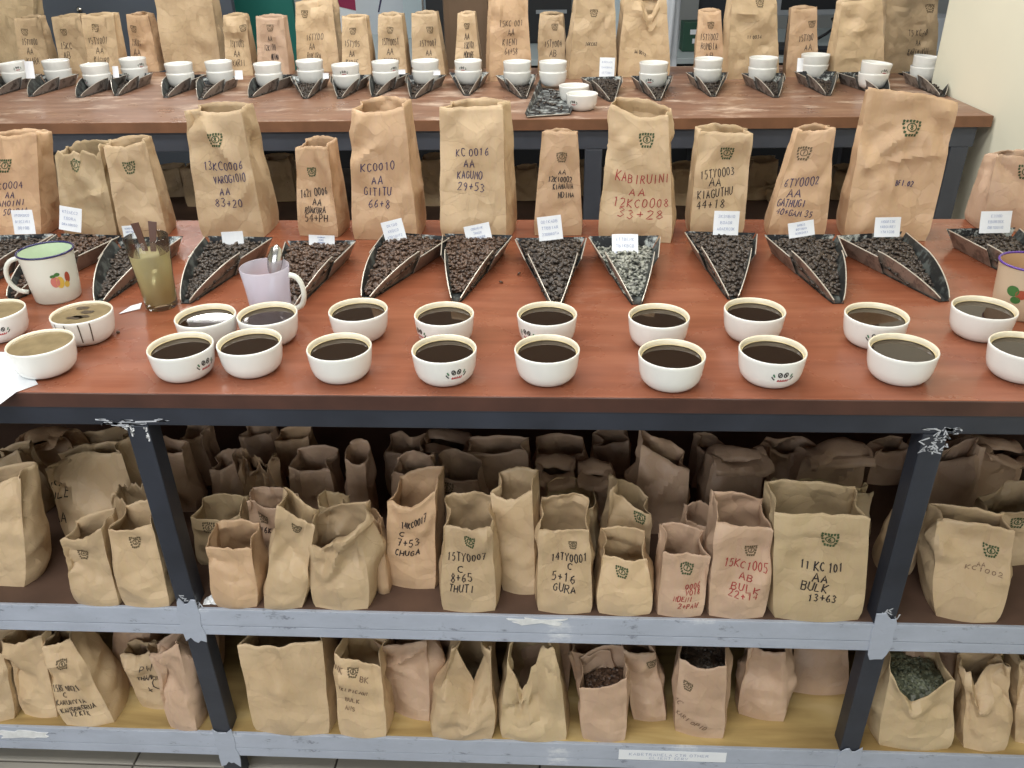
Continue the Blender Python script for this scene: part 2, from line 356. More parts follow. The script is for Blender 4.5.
def stamp_strokes(w, digit, rnd):
    """printed size mark: shield ring of letter blocks with a numeral"""
    S = []
    # letter blocks along the top (two rows), the sides and the bottom of a tapering shield
    def blk(cx, cyy, bw, bh):
        S.append([(cx-bw/2, cyy-bh/2), (cx-bw/2, cyy+bh/2)]); S.append([(cx, cyy-bh/2), (cx, cyy+bh/2)]); S.append([(cx-bw/2, cyy+bh/2), (cx+bw/2, cyy+bh/2*.6)])
    for i in range(6): x = (i-2.5)/6*w*1.0; blk(x, w*.36+abs(i-2.5)*-.012*w, w*.10, w*.13)
    for sgn in (-1, 1):
        for k in range(3): blk(sgn*w*(.42-.05*k), w*(.16-.2*k), w*.11, w*.12)
    for i in range(4): blk((i-1.5)*w*.16, -w*.40, w*.10, w*.13)
    ring = [(w*.24*math.cos(t), w*.03+w*.22*math.sin(t)) for t in np.linspace(0, 2*math.pi, 11)]
    S.append(ring)
    g, tw = text_strokes(digit, None, 0, 0)
    for pl in g: S.append([((a-tw/2)*w*.26, w*.03+(b_-.5)*w*.26) for a, b_ in pl])
    return S

# ------------------------------------------------------------------ paper bags
BAGS = []
def bag(label, z, base=None, rim=None, Y=None, db=None, dt=None, zb=0.012, lean=None, dip=0.006, cr=0.006, bul=0.05, mat='kraft_tan',
        lines=(), stamp=None, ink='ink_black', cap=None, seed=None, rnd_=0.18, fold=0.0, jag=0.0014, group='paper bags', nf=20, ns=9, nv=28,
        tear=None, beans=None, pen=None, wide=1.06, gus=0.10, pinch=0.0, stampmat='stamp_green', twist=0.0):
    """base=(xl,yl,xr,yr) pixels of the front base edge on plane z (or Y = depth of the front face); rim=(xl,yl,xr,yr) pixels of the front rim"""
    zb = zb-0.014 if z > 0.8 else zb*0.25-0.002
    hfac = 1.06 if z > 0.8 else 1.22
    sd = seed if seed is not None else len(BAGS)*7+3
    R = random.Random(sd)
    if base is not None:
        b0, b1 = onz(base[0], base[1], z), onz(base[2], base[3], z)
    else:
        p0, p1 = ony(rim[0], rim[1], Y), ony(rim[2], rim[3], Y)
        c = (p0[0]+p1[0])/2; hw = (p1[0]-p0[0])/2*wide
        b0, b1 = np.array([c-hw, Y, z]), np.array([c+hw, Y, z])
    e = b1-b0; W = np.linalg.norm(e); e = e/W; n = np.array([-e[1], e[0], 0.0])
    if db is None: db = min(max(W*0.62, 0.05), 0.12)
    if dt is None: dt = db*0.8
    if lean is None: lean = (db-dt)*0.5
    def onplane(x, y, off):
        d = ray(x, y); o = b0+n*off; return CAM+d*(((o-CAM)@n)/(d@n))
    f0, f1 = onplane(rim[0], rim[1], lean), onplane(rim[2], rim[3], lean)
    Hh = ((f0+f1)/2-b0)[2]
    up = np.array([0, 0, 1.0])
    k0, k1 = f0+n*dt+up*zb, f1+n*dt+up*zb
    cb0, cb1 = b0+n*db, b1+n*db
    # ring parameterisation: front (FL->FR), right side, back, left side
    def ring(A, B_, Cc, D, rd):
        segs = [(A, B_, nf), (B_, Cc, ns), (Cc, D, nf), (D, A, ns)]
        P = []
        for s0, s1, k in segs:
            for i in range(k): P.append(s0+(s1-s0)*i/k)
        P = np.array(P); cen = P.mean(0)
        # blend towards an ellipse
        N = len(P); E_ = np.zeros_like(P)
        ax = (B_-A+Cc-D)/4; ay = (D-A+Cc-B_)/4; c0 = (A+B_+Cc+D)/4
        for i in range(N):
            q = P[i]-c0; a = q@(ax/max(ax@ax, 1e-9)); bb = q@(ay/max(ay@ay, 1e-9)); m = max(abs(a), abs(bb), 1e-6); l = math.hypot(a, bb) or 1
            s = m/l*1.12
            E_[i] = c0+(ax*a+ay*bb)*s
        return P*(1-rd)+E_*rd
    bul = bul*0.4 if z > 0.8 else bul*1.15+.015
    B = ring(b0, b1, cb1, cb0, 0.14 if z > 0.8 else 0.45); T = ring(f0, f1, k1, k0, rnd_)
    N = len(B); cenB, cenT = B.mean(0), T.mean(0)
    # rim shape
    ph = R.uniform(0, 9)
    for i in range(N):
        if i <= nf: s = i/nf; T[i] -= up*dip*math.sin(math.pi*s)**1.5
        if nf+ns <= i <= 2*nf+ns: s = (i-nf-ns)/nf; T[i] += up*0.006*math.sin(math.pi*s)
        T[i] += up*jag*noise.noise(Vector((i*0.55, ph, 1.3)))*2.0
        if tear and i <= nf:
            s = i/nf; T[i] -= up*tear[1]*max(0, 1-abs(s-tear[0])/tear[2])
    ts = np.linspace(0, 1, nv+1)**0.94
    V = np.zeros((nv+1, N, 3)); NORS = np.zeros((nv+1, N, 3)); offv = Vector((sd*1.37, sd*0.61, 0))
    hc = 0.055/max(Hh, .06)          # height of the bottom fold
    for j, t in enumerate(ts):
        P = B*(1-t)+T*t
        cen = P.mean(0)
        prof = bul*math.exp(-((t-0.28)/0.30)**2)-0.05*math.exp(-(t/0.05)**2)-pinch*math.exp(-((t-.72)/.16)**2)
        rel = P-cen; rel[:, 2] = 0
        P = P+rel*prof
        # side gussets
        for i in range(N):
            if nf < i < nf+ns: s = (i-nf)/ns; P[i] -= e*W*gus*t*t*(1-abs(2*s-1))
            if i > 2*nf+ns: s = (i-2*nf-ns)/ns; P[i] += e*W*gus*t*t*(1-abs(2*s-1))
        if fold and t > 0.58:          # top rolled or folded over
            q = (t-0.58)/0.42; Ls_ = 0.42*Hh; am = 2.5; rr_ = Ls_/am; a_ = am*q
            P = P-n*math.copysign(rr_*(1-math.cos(a_)), fold); P[:, 2] += rr_*math.sin(a_)-q*Ls_
        if twist: 
            a = twist*t*t; rel = P-cen; ca, sa = math.cos(a), math.sin(a)
            P = P+0; P[:, 0] = cen[0]+rel[:, 0]*ca-rel[:, 1]*sa; P[:, 1] = cen[1]+rel[:, 0]*sa+rel[:, 1]*ca
        tan = np.roll(P, -1, 0)-np.roll(P, 1, 0); nor = np.stack([tan[:, 1], -tan[:, 0], np.zeros(N)], 1)
        nor /= np.maximum(np.linalg.norm(nor, axis=1, keepdims=True), 1e-9)
        NORS[j] = nor
        for i in range(N):
            d = noise.noise((Vector(P[i])+offv)*7)*0.3*cr*(0.3+t)
            if t < hc and i <= nf: d += 0.0022*(1-abs(2*i/nf-1))*t/hc
            P[i] += nor[i]*d
        V[j] = P
    # sharp straight creases: tent-shaped ridges and valleys laid over the unwrapped paper
    per = np.concatenate([[0], np.cumsum(np.linalg.norm(np.diff((B+T)/2, axis=0), axis=1))]); Ptot = per[-1]+per[1]
    U, Vv = np.meshgrid(per, ts*Hh); Dd = np.zeros_like(U)
    area_k = Ptot*Hh
    for k in range(int(8+area_k*300)):
        u0, v0 = R.uniform(0, Ptot), Hh*R.random()**0.75; th = R.choice((R.gauss(0.0, .25), R.gauss(1.57, .2), R.uniform(.5, 1.1), R.uniform(2.0, 2.7)))
        du = (U-u0+Ptot/2) % Ptot-Ptot/2; dv = Vv-v0
        l = -du*math.sin(th)+dv*math.cos(th); m_ = du*math.cos(th)+dv*math.sin(th)
        wd = R.uniform(.010, .034); ln = R.uniform(.035, .11)
        Dd += R.choice((-1, 1, 1))*cr*R.uniform(.25, .95)*np.maximum(0, 1-np.abs(l)/wd)*np.maximum(0, 1-(m_/ln)**2)
    if z < 0.8:
        for k in range(5):      # large slack folds
            u0, v0 = R.uniform(0, Ptot), Hh*R.uniform(.25, .95); th = R.choice((R.uniform(.5, 1.2), R.uniform(1.9, 2.7), 1.5))
            du = (U-u0+Ptot/2) % Ptot-Ptot/2; dv = Vv-v0; l = -du*math.sin(th)+dv*math.cos(th); m_ = du*math.cos(th)+dv*math.sin(th)
            Dd += R.choice((-1, 1))*(.003+cr*.55)*np.maximum(0, 1-np.abs(l)/R.uniform(.018, .04))*np.maximum(0, 1-(m_/R.uniform(.06, .12))**2)
    for k in range(3):          # broad facets
        u0, v0 = R.uniform(0, Ptot), R.uniform(.2, .9)*Hh; th = R.uniform(0, 3.1)
        du = (U-u0+Ptot/2) % Ptot-Ptot/2; l = -du*math.sin(th)+(Vv-v0)*math.cos(th)
        Dd += -cr*.5*np.minimum(np.abs(l)/.05, 1.0)+cr*.25
    stiff = np.ones(N)
    for i in range(N):
        q = min(abs(i-c_) for c_ in (0, nf, nf+ns, 2*nf+ns, N)); stiff[i] = 0.30 if q == 0 else (0.62 if q == 1 else (0.9 if q == 2 else 1.0))
    Dd *= np.clip(0.30+0.85*ts, 0, 1)[:, None]*stiff[None, :]; Dd[0] *= .3
    V += NORS*Dd[:, :, None]
    V[0, :, 2] = z+0.0006
    # never below the shelf
    V[:, :, 2] = np.maximum(V[:, :, 2], z+0.0006)
    verts = V.reshape(-1, 3).tolist(); faces = []
    for j in range(nv):
        for i in range(N):
            a, b_ = j*N+i, j*N+(i+1) % N; faces.append([a, b_, b_+N, a+N])
    faces.append(list(range(N))[::-1])
    org = (b0+b1+cb0+cb1)/4
    o = link('paper_bag', verts, faces, mat, None, org, smooth=True)
    md = o.modifiers.new('paper thickness', 'SOLIDIFY'); md.thickness = 0.0011; md.offset = -1; md.use_rim = True
    o.data.set_sharp_from_angle(angle=math.radians(24))
    tag(o, label, 'paper bag', group)
    # front surface map
    FRv = V[:, :nf+1, :]
    def surf_st(s, t):
        s = min(max(s, 0), 1)*nf; t = min(max(t, 0), 0.999)
        jf = np.interp(t, ts, np.arange(nv+1)); j = min(int(jf), nv-1); fj = jf-j; i = min(int(s), nf-1); fi = s-i
        p00, p10, p01, p11 = FRv[j, i], FRv[j, i+1], FRv[j+1, i], FRv[j+1, i+1]
        p = (p00*(1-fi)+p10*fi)*(1-fj)+(p01*(1-fi)+p11*fi)*fj
        dn = np.cross(p10-p00+p11-p01, p01-p00+p11-p10); dn /= max(np.linalg.norm(dn), 1e-9)
        return p, dn
    def from_px(x, y):
        s, t = 0.5, 0.5
        for _ in range(14):
            f = pix(surf_st(s, t)[0])-np.array([x, y])
            h = 0.03
            Js = (pix(surf_st(s+h, t)[0])-pix(surf_st(s-h, t)[0]))/(2*h); Jt = (pix(surf_st(s, t+h)[0])-pix(surf_st(s, t-h)[0]))/(2*h)
            J = np.stack([Js, Jt], 1)
            try: d = np.linalg.solve(J, f)
            except Exception: break
            s = min(max(s-d[0]*.8, 0.03), 0.97); t = min(max(t-d[1]*.8, 0.03), 0.96)
        return s, t
    def patch(cx, cyy, rot=0.0):
        s0, t0 = from_px(cx, cyy)
        h = 0.04
        es = surf_st(s0+h, t0)[0]-surf_st(s0-h, t0)[0]; et = surf_st(s0, t0+h)[0]-surf_st(s0, t0-h)[0]
        Ls, Lt = np.linalg.norm(es)/(2*h), np.linalg.norm(et)/(2*h)
        # shear so that lines of writing follow the front edge but stay upright
        ca, sa = math.cos(rot), math.sin(rot)
        def f(a, b_):
            a, b_ = a*ca-b_*sa, a*sa+b_*ca
            return surf_st(s0+a/Ls, t0+b_/Lt)
        return f, mpp(surf_st(s0, t0)[0])
    VV, FF = [], []
    for ln in lines:
        s_, cx, cyy, wpx = ln[:4]; rot = math.radians(ln[4]) if len(ln) > 4 else 0
        f, m_ = patch(cx, cyy, rot)
        st, tw = text_strokes(s_, R)
        wm = wpx*m_; sc = wm/tw; hpx = (ln[5] if len(ln) > 5 else 7.4)*m_*hfac
        st2 = [[((a-tw/2)*sc, (b_-0.5)*hpx) for a, b_ in pl] for pl in st]
        v, fc = ribbon(st2, f, pen or 0.0018, 0.0009)
        k = len(VV); VV += v; FF += [[i+k for i in q] for q in fc]
    if VV: link('handwriting', VV, FF, ink, o)
    if stamp:
        f, m_ = patch(stamp[0], stamp[1], 0)
        st = stamp_strokes(stamp[2]*m_, stamp[3] if len(stamp) > 3 else '7', R)
        v, fc = ribbon(st, f, max(0.0016, stamp[2]*m_*0.06), 0.0009)
        link('size_stamp', v, fc, stampmat, o)
    if beans:
        t, bm_, cnt = beans
        j = int(np.interp(t, ts, np.arange(nv+1))); L = V[j]; cen = L.mean(0); P = cen+(L-cen)*0.90
        vs = [cen+up*0.012]+list(P); fs = [[0, 1+i, 1+(i+1) % N] for i in range(N)]
        parts = [(vs, fs)]
        for _ in range(cnt):
            i = R.randrange(N); q = math.sqrt(R.random()); p = cen+(P[i]-cen)*q*.90+up*(0.012*(1-q)+0.002)
            parts.append(bean_mesh(p, R, 1.0))
        v, f_ = join(parts); fo = link('coffee_beans', v, f_, bm_, o); fo['kind'] = 'stuff'
    BAGS.append(o); return o

_bn = None
def bean_mesh(p, R, s):
    global _bn
    if _bn is None:
        bm = bmesh.new(); bmesh.ops.create_icosphere(bm, subdivisions=1, radius=1.0)
        bm.verts.index_update(); _bn = (np.array([v.co[:] for v in bm.verts]), [[v.index for v in f.verts] for f in bm.faces]); bm.free()
    v = _bn[0]*np.array([0.0053, 0.0038, 0.0026])*s*R.uniform(.85, 1.15)
    v = v.copy()
    ax = Vector((R.gauss(0, .5), R.gauss(0, .5), 1)).normalized()
    q = ax.to_track_quat('Z', 'Y').to_matrix() @ Matrix.Rotation(R.uniform(0, 6.28), 3, 'Z')
    v = v @ np.array(q).T
    return v+np.asarray(p), _bn[1]

# ------------------------------------------------------------------ setting
def struct(o): o['kind'] = 'structure'; return o
fl = struct(box('floor', -4.5, 4.0, -2.2, 6.4, -0.06, -0.004, 'grout'))
tvs, tfs = boxmesh(0, 0.392, 0, 0.392, -0.006, 0.0, 0.0015)
tile_me = None
for i in range(-6, 5):
    for j in range(0, 9):
        x0, y0 = i*0.396-0.02, 0.62+j*0.396
        if tile_me is None:
            t0 = link('tile', tvs+np.array([x0, y0, 0]), tfs, 'tile', fl, np.array([x0, y0, 0])); tile_me = t0.data
        else:
            t = bpy.data.objects.new('tile', tile_me); C.objects.link(t); t.parent = fl; t.location = np.array([x0, y0, 0])-np.array(fl['_o'])
struct(box('wall_back', -4.5, 4.0, 6.3, 6.4, -0.004, 2.9, 'wall_grey'))
struct(box('wall_left', -4.6, -4.5, -2.2, 6.4, -0.004, 2.9, 'wall_cream'))
struct(box('wall_right', 1.203, 1.75, -2.2, 2.87, -0.004, 2.8, 'wall_cream', bev=0.012))
struct(box('ceiling', -4.6, 4.0, -2.2, 6.4, 2.8, 2.9, 'ceiling_white'))

# ------------------------------------------------------------------ front table
T = 0.85; YF = 0.988; YB = 1.775
SM, SB = 0.443, 0.137
X0, X1 = -1.62, 1.19
ft = empty('cupping_table', (0, (YF+YB)/2, 0))
tag(ft, 'long red-brown wooden cupping table on dark steel frame with two stacked shelves of bags', 'table')
box('tabletop', X0, X1, YF+0.003, YB, T-0.022, T, 'wood_red', ft, 0.0015)
box('edge_band', X0, X1, YF, YF+0.003, T-0.0225, T-0.0006, 'edge_brown', ft)
box('front_rail', X0, X1, YF+0.002, YF+0.04, 0.797, T-0.022, 'steel_dark', ft, 0.002)
box('rear_rail', X0, X1, YB-0.04, YB-0.002, 0.797, T-0.022, 'steel_dark', ft, 0.002)
LEGX = [-0.602, 0.524]
for lx in LEGX+[-1.55, 1.15]:
    box('leg', lx-0.0165, lx+0.0165, YF+0.0005, YF+0.034, 0.0, 0.797, 'steel_dark', ft, 0.002)
    box('leg', lx-0.0165, lx+0.0165, YB-0.036, YB-0.002, 0.0, 0.797, 'steel_dark', ft, 0.002)
for zt, th, board in ((SM, 0.058, 'shelf_brown'), (SB, 0.062, 'plywood')):
    for yy, nm in ((YF-0.002, 'shelf_beam'), (YB-0.036, 'shelf_beam')):
        box(nm, X0, X1, yy, yy+0.034, zt-th*0.62, zt, 'beam_paint', ft, 0.0015)
        box('shelf_beam_lip', X0, X1, yy+0.0006, yy+0.034, zt-th, zt-th*0.62-0.0012, 'beam_paint', ft, 0.0015)
    box('shelf_board', X0, X1, YF+0.0035, YB-0.003, zt-0.012, zt+0.0004, board, ft)
box('added_shade_panel', X0, X1, YB-0.001, YB+0.008, 0.10, 0.82, 'shelf_brown', ft)  # added board behind the shelves, keeps the gaps between bags dark
# weld and paint patches on the joints
def blotch(name, cx, cz, w, h, mat, y, seed, parent, rough=0.35):
    R = random.Random(seed); n = 22; ring = []
    for k in range(n):
        a = 2*math.pi*k/n; r = 1+R.uniform(-rough, rough*0.6)
        ca, sa = math.cos(a), math.sin(a); m = max(abs(ca), abs(sa)); ring.append((cx+ca/m*w/2*r, cz+sa/m*h/2*r))
    vs = [(x, y, z_) for x, z_ in ring]+[(x*.98+cx*.02, y-0.0015, z_*.98+cz*.02) for x, z_ in ring]
    fs = [[k, (k+1) % n, n+(k+1) % n, n+k] for k in range(n)]+[[n+k for k in range(n)]]
    return link(name, vs, fs, mat, parent)
for i, lx in enumerate(LEGX):
    blotch('paint_patch', lx+0.001, SM-0.026, 0.04, 0.094, 'beam_paint', YF-0.0015, 3+i, ft, 0.22)
    blotch('paint_patch', lx+0.001, SB-0.04, 0.04, 0.098, 'beam_paint', YF-0.0015, 13+i, ft, 0.22)
def scribble(cx, cz, w, h_, y, n, seed, mat='paint_patch'):
    R = random.Random(seed); st = []
    for _ in range(n):
        a, b_ = cx+R.uniform(-w, w)/2, cz+R.uniform(-h_, h_)/2; st.append([(a, b_), (a+R.uniform(-.3, .3)*w, b_+R.uniform(-.3, .3)*h_), (a+R.uniform(-.4, .4)*w, b_+R.uniform(-.4, .4)*h_)])
    v, f = ribbon(st, lambda a, b_: (np.array([a, y, b_]), np.array([0, -1.0, 0])), .0022, .0004); link('weld_splash', v, f, mat, ft)
scribble(LEGX[0]-0.012, 0.802, 0.085, 0.010, YF+0.002, 14, 21)
scribble(LEGX[0]-0.012, 0.788, 0.010, 0.014, YF+0.0005, 7, 22, 'paint_white'); scribble(LEGX[0]+0.013, 0.784, 0.005, 0.020, YF+0.0005, 7, 25, 'paint_white')
scribble(LEGX[1]+0.002, 0.783, 0.030, 0.030, YF+0.0005, 22, 23); scribble(LEGX[1]+0.012, 0.802, 0.05, 0.008, YF+0.002, 10, 24)
scribble(LEGX[0]+0.004, SM+0.012, 0.026, 0.022, YF+0.0005, 12, 26); scribble(LEGX[1]+0.004, SM+0.014, 0.026, 0.026, YF+0.0005, 14, 27)
blotch('paint_splash', -0.02, SM-0.009, 0.10, 0.014, 'paint_white', YF-0.0022, 31, ft, 0.55)
blotch('paint_splash', ony(25, 735, YF)[0], SB-0.019, 0.09, 0.02, 'paint_white', YF-0.0022, 33, ft, 0.4)

# ------------------------------------------------------------------ back table
TB = 0.94; BYF = 2.40; BYB = 3.36; BX0, BX1 = -2.4, 1.196
bt = empty('sample_table', (0, (BYF+BYB)/2, 0))
tag(bt, 'worn brown wooden table with grey steel frame standing behind the cupping table', 'table')
box('tabletop', BX0, BX1, BYF+0.003, BYB, TB-0.03, TB, 'wood_brown', bt, 0.002)
box('edge_band', BX0, BX1, BYF, BYF+0.003, TB-0.03, TB-0.0006, 'edge_brown_far', bt)
box('front_rail', BX0, BX1-0.03, BYF+0.012, BYF+0.06, 0.853, TB-0.03, 'steel_dark_far', bt, 0.003)
box('rear_rail', BX0, BX1-0.03, BYB-0.06, BYB-0.012, 0.853, TB-0.03, 'steel_dark_far', bt, 0.003)
for lx in (-2.05, -0.92, 0.107, 1.131):
    for yy in (BYF+0.012, BYB-0.06):
        box('leg', lx-0.025, lx+0.025, yy, yy+0.045, 0.0, 0.853, 'steel_dark_far', bt, 0.003)
for zt in (0.575, 0.16):
    box('shelf_board', BX0, BX1-0.03, BYF+0.06, BYB-0.06, zt-0.018, zt, 'shelf_brown', bt)
    box('shelf_beam', BX0, BX1-0.06, BYF+0.012, BYF+0.05, zt-0.05, zt-0.001, 'steel_dark_far', bt, 0.002)

# ------------------------------------------------------------------ bags standing on the front table
GT = 'paper bags standing on the cupping table'
kw = dict(group=GT)
bag('brown paper bag with black writing cut off by the left edge, on cupping table', T, (-34, 236, 42, 238), (-24, 134, 37, 132), db=.08, dt=.045, zb=.006,
    lines=[('IKC0004', 5, 186, 40, 3, 6.5), ('AA', 10, 195, 10, 0, 6), ('KAMOINI', 9, 203, 36, 3, 6), ('50+PAA', 16, 211, 27, 3, 6)], stamp=(5, 166, 15), ink='ink_blue', mat='kraft_warm', **kw)
bag('plain brown paper bag with ragged torn top, stamped only, left of a similar smooth-topped bag', T, (63, 236, 118, 238), (52, 153, 100, 148), db=.08, dt=.05, zb=.018, stamp=(75, 165, 13, '1'), jag=.004, cr=.008, tear=(.85, .016, .2), mat='kraft_olive', **kw)
bag('plain brown paper bag leaning left behind the water glass, stamped but without writing', T, (120, 239, 168, 237), (102, 146, 146, 141), db=.08, dt=.05, zb=.014, stamp=(130, 168, 13, '2'), mat='kraft_tan', **kw)
bag('tall brown paper bag marked VAROGIOIO AA 83+20, rolled open top', T, (200, 238, 266, 238), (179, 112, 242, 110), db=.115, dt=.085, zb=.012, dip=.004, cr=.009, rnd_=.35, bul=.03,
    lines=[('13KC0006', 223, 166, 42, 1), ('VAROGIOIO', 230, 179, 34, 4), ('AA', 225, 191, 11), ('83+20', 229, 203, 29)], stamp=(215, 140, 15, '8'), ink='ink_blue', **kw)
bag('narrow brown paper bag marked 54+PH beside the plastic jug', T, (298, 236, 339, 238), (294, 148, 328, 147), db=.075, dt=.055, zb=.02, dip=-.002, rnd_=.15,
    lines=[('1621 0006', 313, 193, 29, 6, 7), ('AA', 317, 202, 9, 0, 6), ('RUAKURA', 315, 210, 22, 0, 6), ('54+PH', 316, 218, 25, 0, 7)], stamp=(312, 172, 10, '9'), ink='ink_black', mat='kraft_warm', **kw)
bag('large brown paper bag marked GITITU 66+8 with wide open top', T, (352, 240, 419, 241), (348, 109, 406, 107), db=.11, dt=.085, zb=.014, dip=.008, cr=.008, rnd_=.4,
    lines=[('KC0010', 378, 167, 34, 3), ('AA', 377, 180, 11), ('GITITU', 377, 192, 28), ('66+8', 379, 204, 22)], ink='ink_blue', mat='kraft_warm', **kw)
bag('large brown paper bag marked KAGUMO 29+53', T, (440, 240, 507, 244), (438, 107, 504, 106), db=.11, dt=.07, zb=.012, dip=.000, cr=.007,
    lines=[('KC 0016', 472, 152, 35, 3), ('AA', 469, 164, 11), ('KAGUMO', 470, 175, 27, 1, 7), ('29+53', 471, 187, 29)], ink='ink_blue', mat='kraft_tan', **kw)
bag('slim brown paper bag marked AA 12KI0002 with small dark lettering', T, (533, 236, 583, 236), (541, 132, 579, 132), db=.075, dt=.045, zb=.006, dip=-.001, rnd_=.1, cr=.004,
    lines=[('AA', 562, 172, 7, 0, 4), ('12KI0002', 560, 179, 24, 0, 5), ('KIAMAINA', 563, 186, 20, 4, 5), ('NDIMA', 566, 195, 16, 5, 5)], stamp=(562, 157, 11, '7'), mat='kraft_warm', stampmat='stamp_dim', pen=.0017, **kw)
bag('large brown paper bag with red writing KABIRUINI 33+28', T, (596, 240, 673, 244), (609, 104, 672, 117), db=.11, dt=.085, zb=.014, dip=.012, cr=.009, rnd_=.4,
    lines=[('KABIRUINI', 643, 179, 55, 2, 8.4), ('AA', 637, 192.5, 16, 0, 7), ('12KC0008', 641, 203.5, 58, 2, 8), ('33+28', 640, 214.5, 47, 0, 8)], stamp=(647, 140, 16, '8'), ink='ink_red', **kw)
bag('brown paper bag with slanted black writing KIAGUTHU 44+18', T, (689, 236, 744, 236), (698, 131, 754, 133), db=.09, dt=.055, zb=.012, dip=.002, cr=.006,
    lines=[('15TY0003', 717, 173, 36, 8, 8), ('AA', 715, 182, 12, 4), ('KIAGUTHU', 715, 193, 36, 8, 8), ('44+18', 710, 204, 28, 5, 8)], stamp=(727, 153, 14, '7'), **kw)
bag('slim brown paper bag leaning right marked GATHUGI', T, (766, 236, 826, 238), (797, 131, 837, 128), db=.085, dt=.055, zb=.008, dip=.002, cr=.006,
    lines=[('16TY0002', 799, 182, 38, 6, 8), ('AA', 794, 193, 13, 4), ('GATHUGI', 791, 203, 27, 0, 7), ('40+GAM 35', 794, 213, 36, -4, 5.5)], stamp=(804, 153, 15, '7'), ink='ink_blue', mat='kraft_warm', stampmat='stamp_dim', **kw)
bag('very large crumpled brown paper bag, tallest on the cupping table', T, (842, 239, 929, 242), (869, 87, 959, 102), db=.10, dt=.025, zb=.006, dip=-.004, cr=.010, rnd_=.1, nf=30, nv=40,
    lines=[('BFI.02', 904, 183, 17, -2, 5)], stamp=(912, 128, 18, '8'), ink='ink_blue', mat='kraft_warm', **kw)
bag('brown paper bag cut off by the right edge beside the cream wall', T, (980, 232, 1062, 232), (996, 155, 1056, 153), db=.09, dt=.05, zb=.005, cr=.009, stamp=(1026, 172, 16, '6'), mat='kraft_pink', **kw)

# ------------------------------------------------------------------ bags on the middle shelf, front row
GM = 'paper bags on the middle shelf'
kw = dict(group=GM)
bag('bulky plain bag at far left of the middle shelf, lower corner pointing forward', SM, (-44, 580, 26, 589), (-40, 490, 22, 480), db=.07, dt=.045, zb=.02, cr=.009, bul=.10, rnd_=.5, **kw)
bag('small crumpled bag with gaping side between bulky left bag and stamped bag, middle shelf', SM, (76, 605, 120, 607), (58, 540, 101, 528), db=.06, dt=.05, zb=.014, cr=.009, bul=.10, dip=.012, stamp=(84, 553, 13, '4'), stampmat='stamp_dim', **kw)
bag('smooth brown bag stamped near the rim against the left table leg, middle shelf', SM, (122, 607, 171, 608), (107, 529, 153, 525), db=.07, dt=.06, zb=.02, cr=.007, bul=.06, stamp=(136, 542, 14, '5'), stampmat='stamp_dim', **kw)
bag('small open bag with pointed back right of the left table leg', SM, (216, 608, 258, 608), (203, 548, 252, 549), db=.07, dt=.06, zb=.035, cr=.008, bul=.12, dip=.0, rnd_=.3, mat='kraft_warm', **kw)
bag('half collapsed bag leaning right with slanting rim, second right of left leg', SM, (262, 610, 304, 609), (276, 505, 316, 528), db=.06, dt=.05, zb=.004, cr=.009, bul=.06, stamp=(297, 529, 10, '7'), stampmat='stamp_dim', pinch=.05, **kw)
bag('wide crumpled plain bag with pinched neck in front row of the middle shelf', SM, (312, 609, 370, 611), (306, 540, 366, 522), db=.09, dt=.06, zb=.012, cr=.014, bul=.09, dip=.0, pinch=.10, rnd_=.5, tear=(.25, .02, .3), mat='kraft_tan', **kw)
bag('brown bag marked 7+53 CHUGA on the middle shelf', SM, (386, 586, 437, 591), (386, 501, 436, 491), db=.075, dt=.07, zb=.012, dip=.02, cr=.006, bul=.03,
    lines=[('14KC0017', 414, 524, 32, 4, 6.5), ('C', 402, 534, 6, 0, 5), ('7+53', 408, 543.5, 24, 4, 6.5), ('CHUGA', 407, 553, 26, 0, 5.5)], mat='kraft_warm', pen=.0019, **kw)
bag('short bag marked 8+65 THUTI on the middle shelf', SM, (440, 612, 498, 613), (441, 527, 492, 527), db=.085, dt=.075, zb=.028, dip=.004, cr=.007, bul=.05,
    lines=[('15TY0007', 466, 557, 42, 4, 8), ('C', 460, 569, 6, 0, 6), ('8+65', 461, 578, 22, 6, 8), ('THUTI', 461, 589, 26, 0, 7)], stamp=(470, 542, 13, '7'), **kw)
bag('plain pale bag with straight open top between THUTI and GURA bags', SM, (500, 592, 536, 597), (488, 493, 534, 491), db=.07, dt=.06, zb=.014, dip=.016, cr=.005, bul=.0, rnd_=.3, **kw)
bag('bag marked 5+16 GURA at centre of the middle shelf', SM, (535, 613, 594, 615), (539, 529, 590, 531), db=.09, dt=.075, zb=.034, dip=.004, cr=.007, bul=.04,
    lines=[('14TY0001', 569, 557, 38, 2, 8), ('C', 570, 566, 6, 0, 7), ('5+16', 563, 577, 25, 2, 8), ('GURA', 564, 588, 24, 0, 7)], stamp=(573, 545, 9, '8'), stampmat='stamp_dim', **kw)
bag('short stout unmarked bag with green stamp, right of the GURA bag', SM, (597, 615, 652, 616), (600, 557, 650, 561), db=.085, dt=.07, zb=.03, dip=.002, cr=.007, bul=.10, stamp=(622, 572, 14, '7'), **kw)
bag('small bag with red writing 0006 NDENI on the middle shelf', SM, (655, 617, 704, 618), (662, 552, 713, 558), db=.075, dt=.065, zb=.030, dip=.0, cr=.005, bul=.02,
    lines=[('0006', 693, 586, 16, 0, 6), ('VOI8', 693, 592, 15, 0, 5), ('NDENI', 683, 599, 19, 0, 5), ('2+PAW', 688, 606, 20, 0, 5)], stamp=(687, 568, 15, '7'), ink='ink_red', mat='kraft_pink', pen=.0014, **kw)
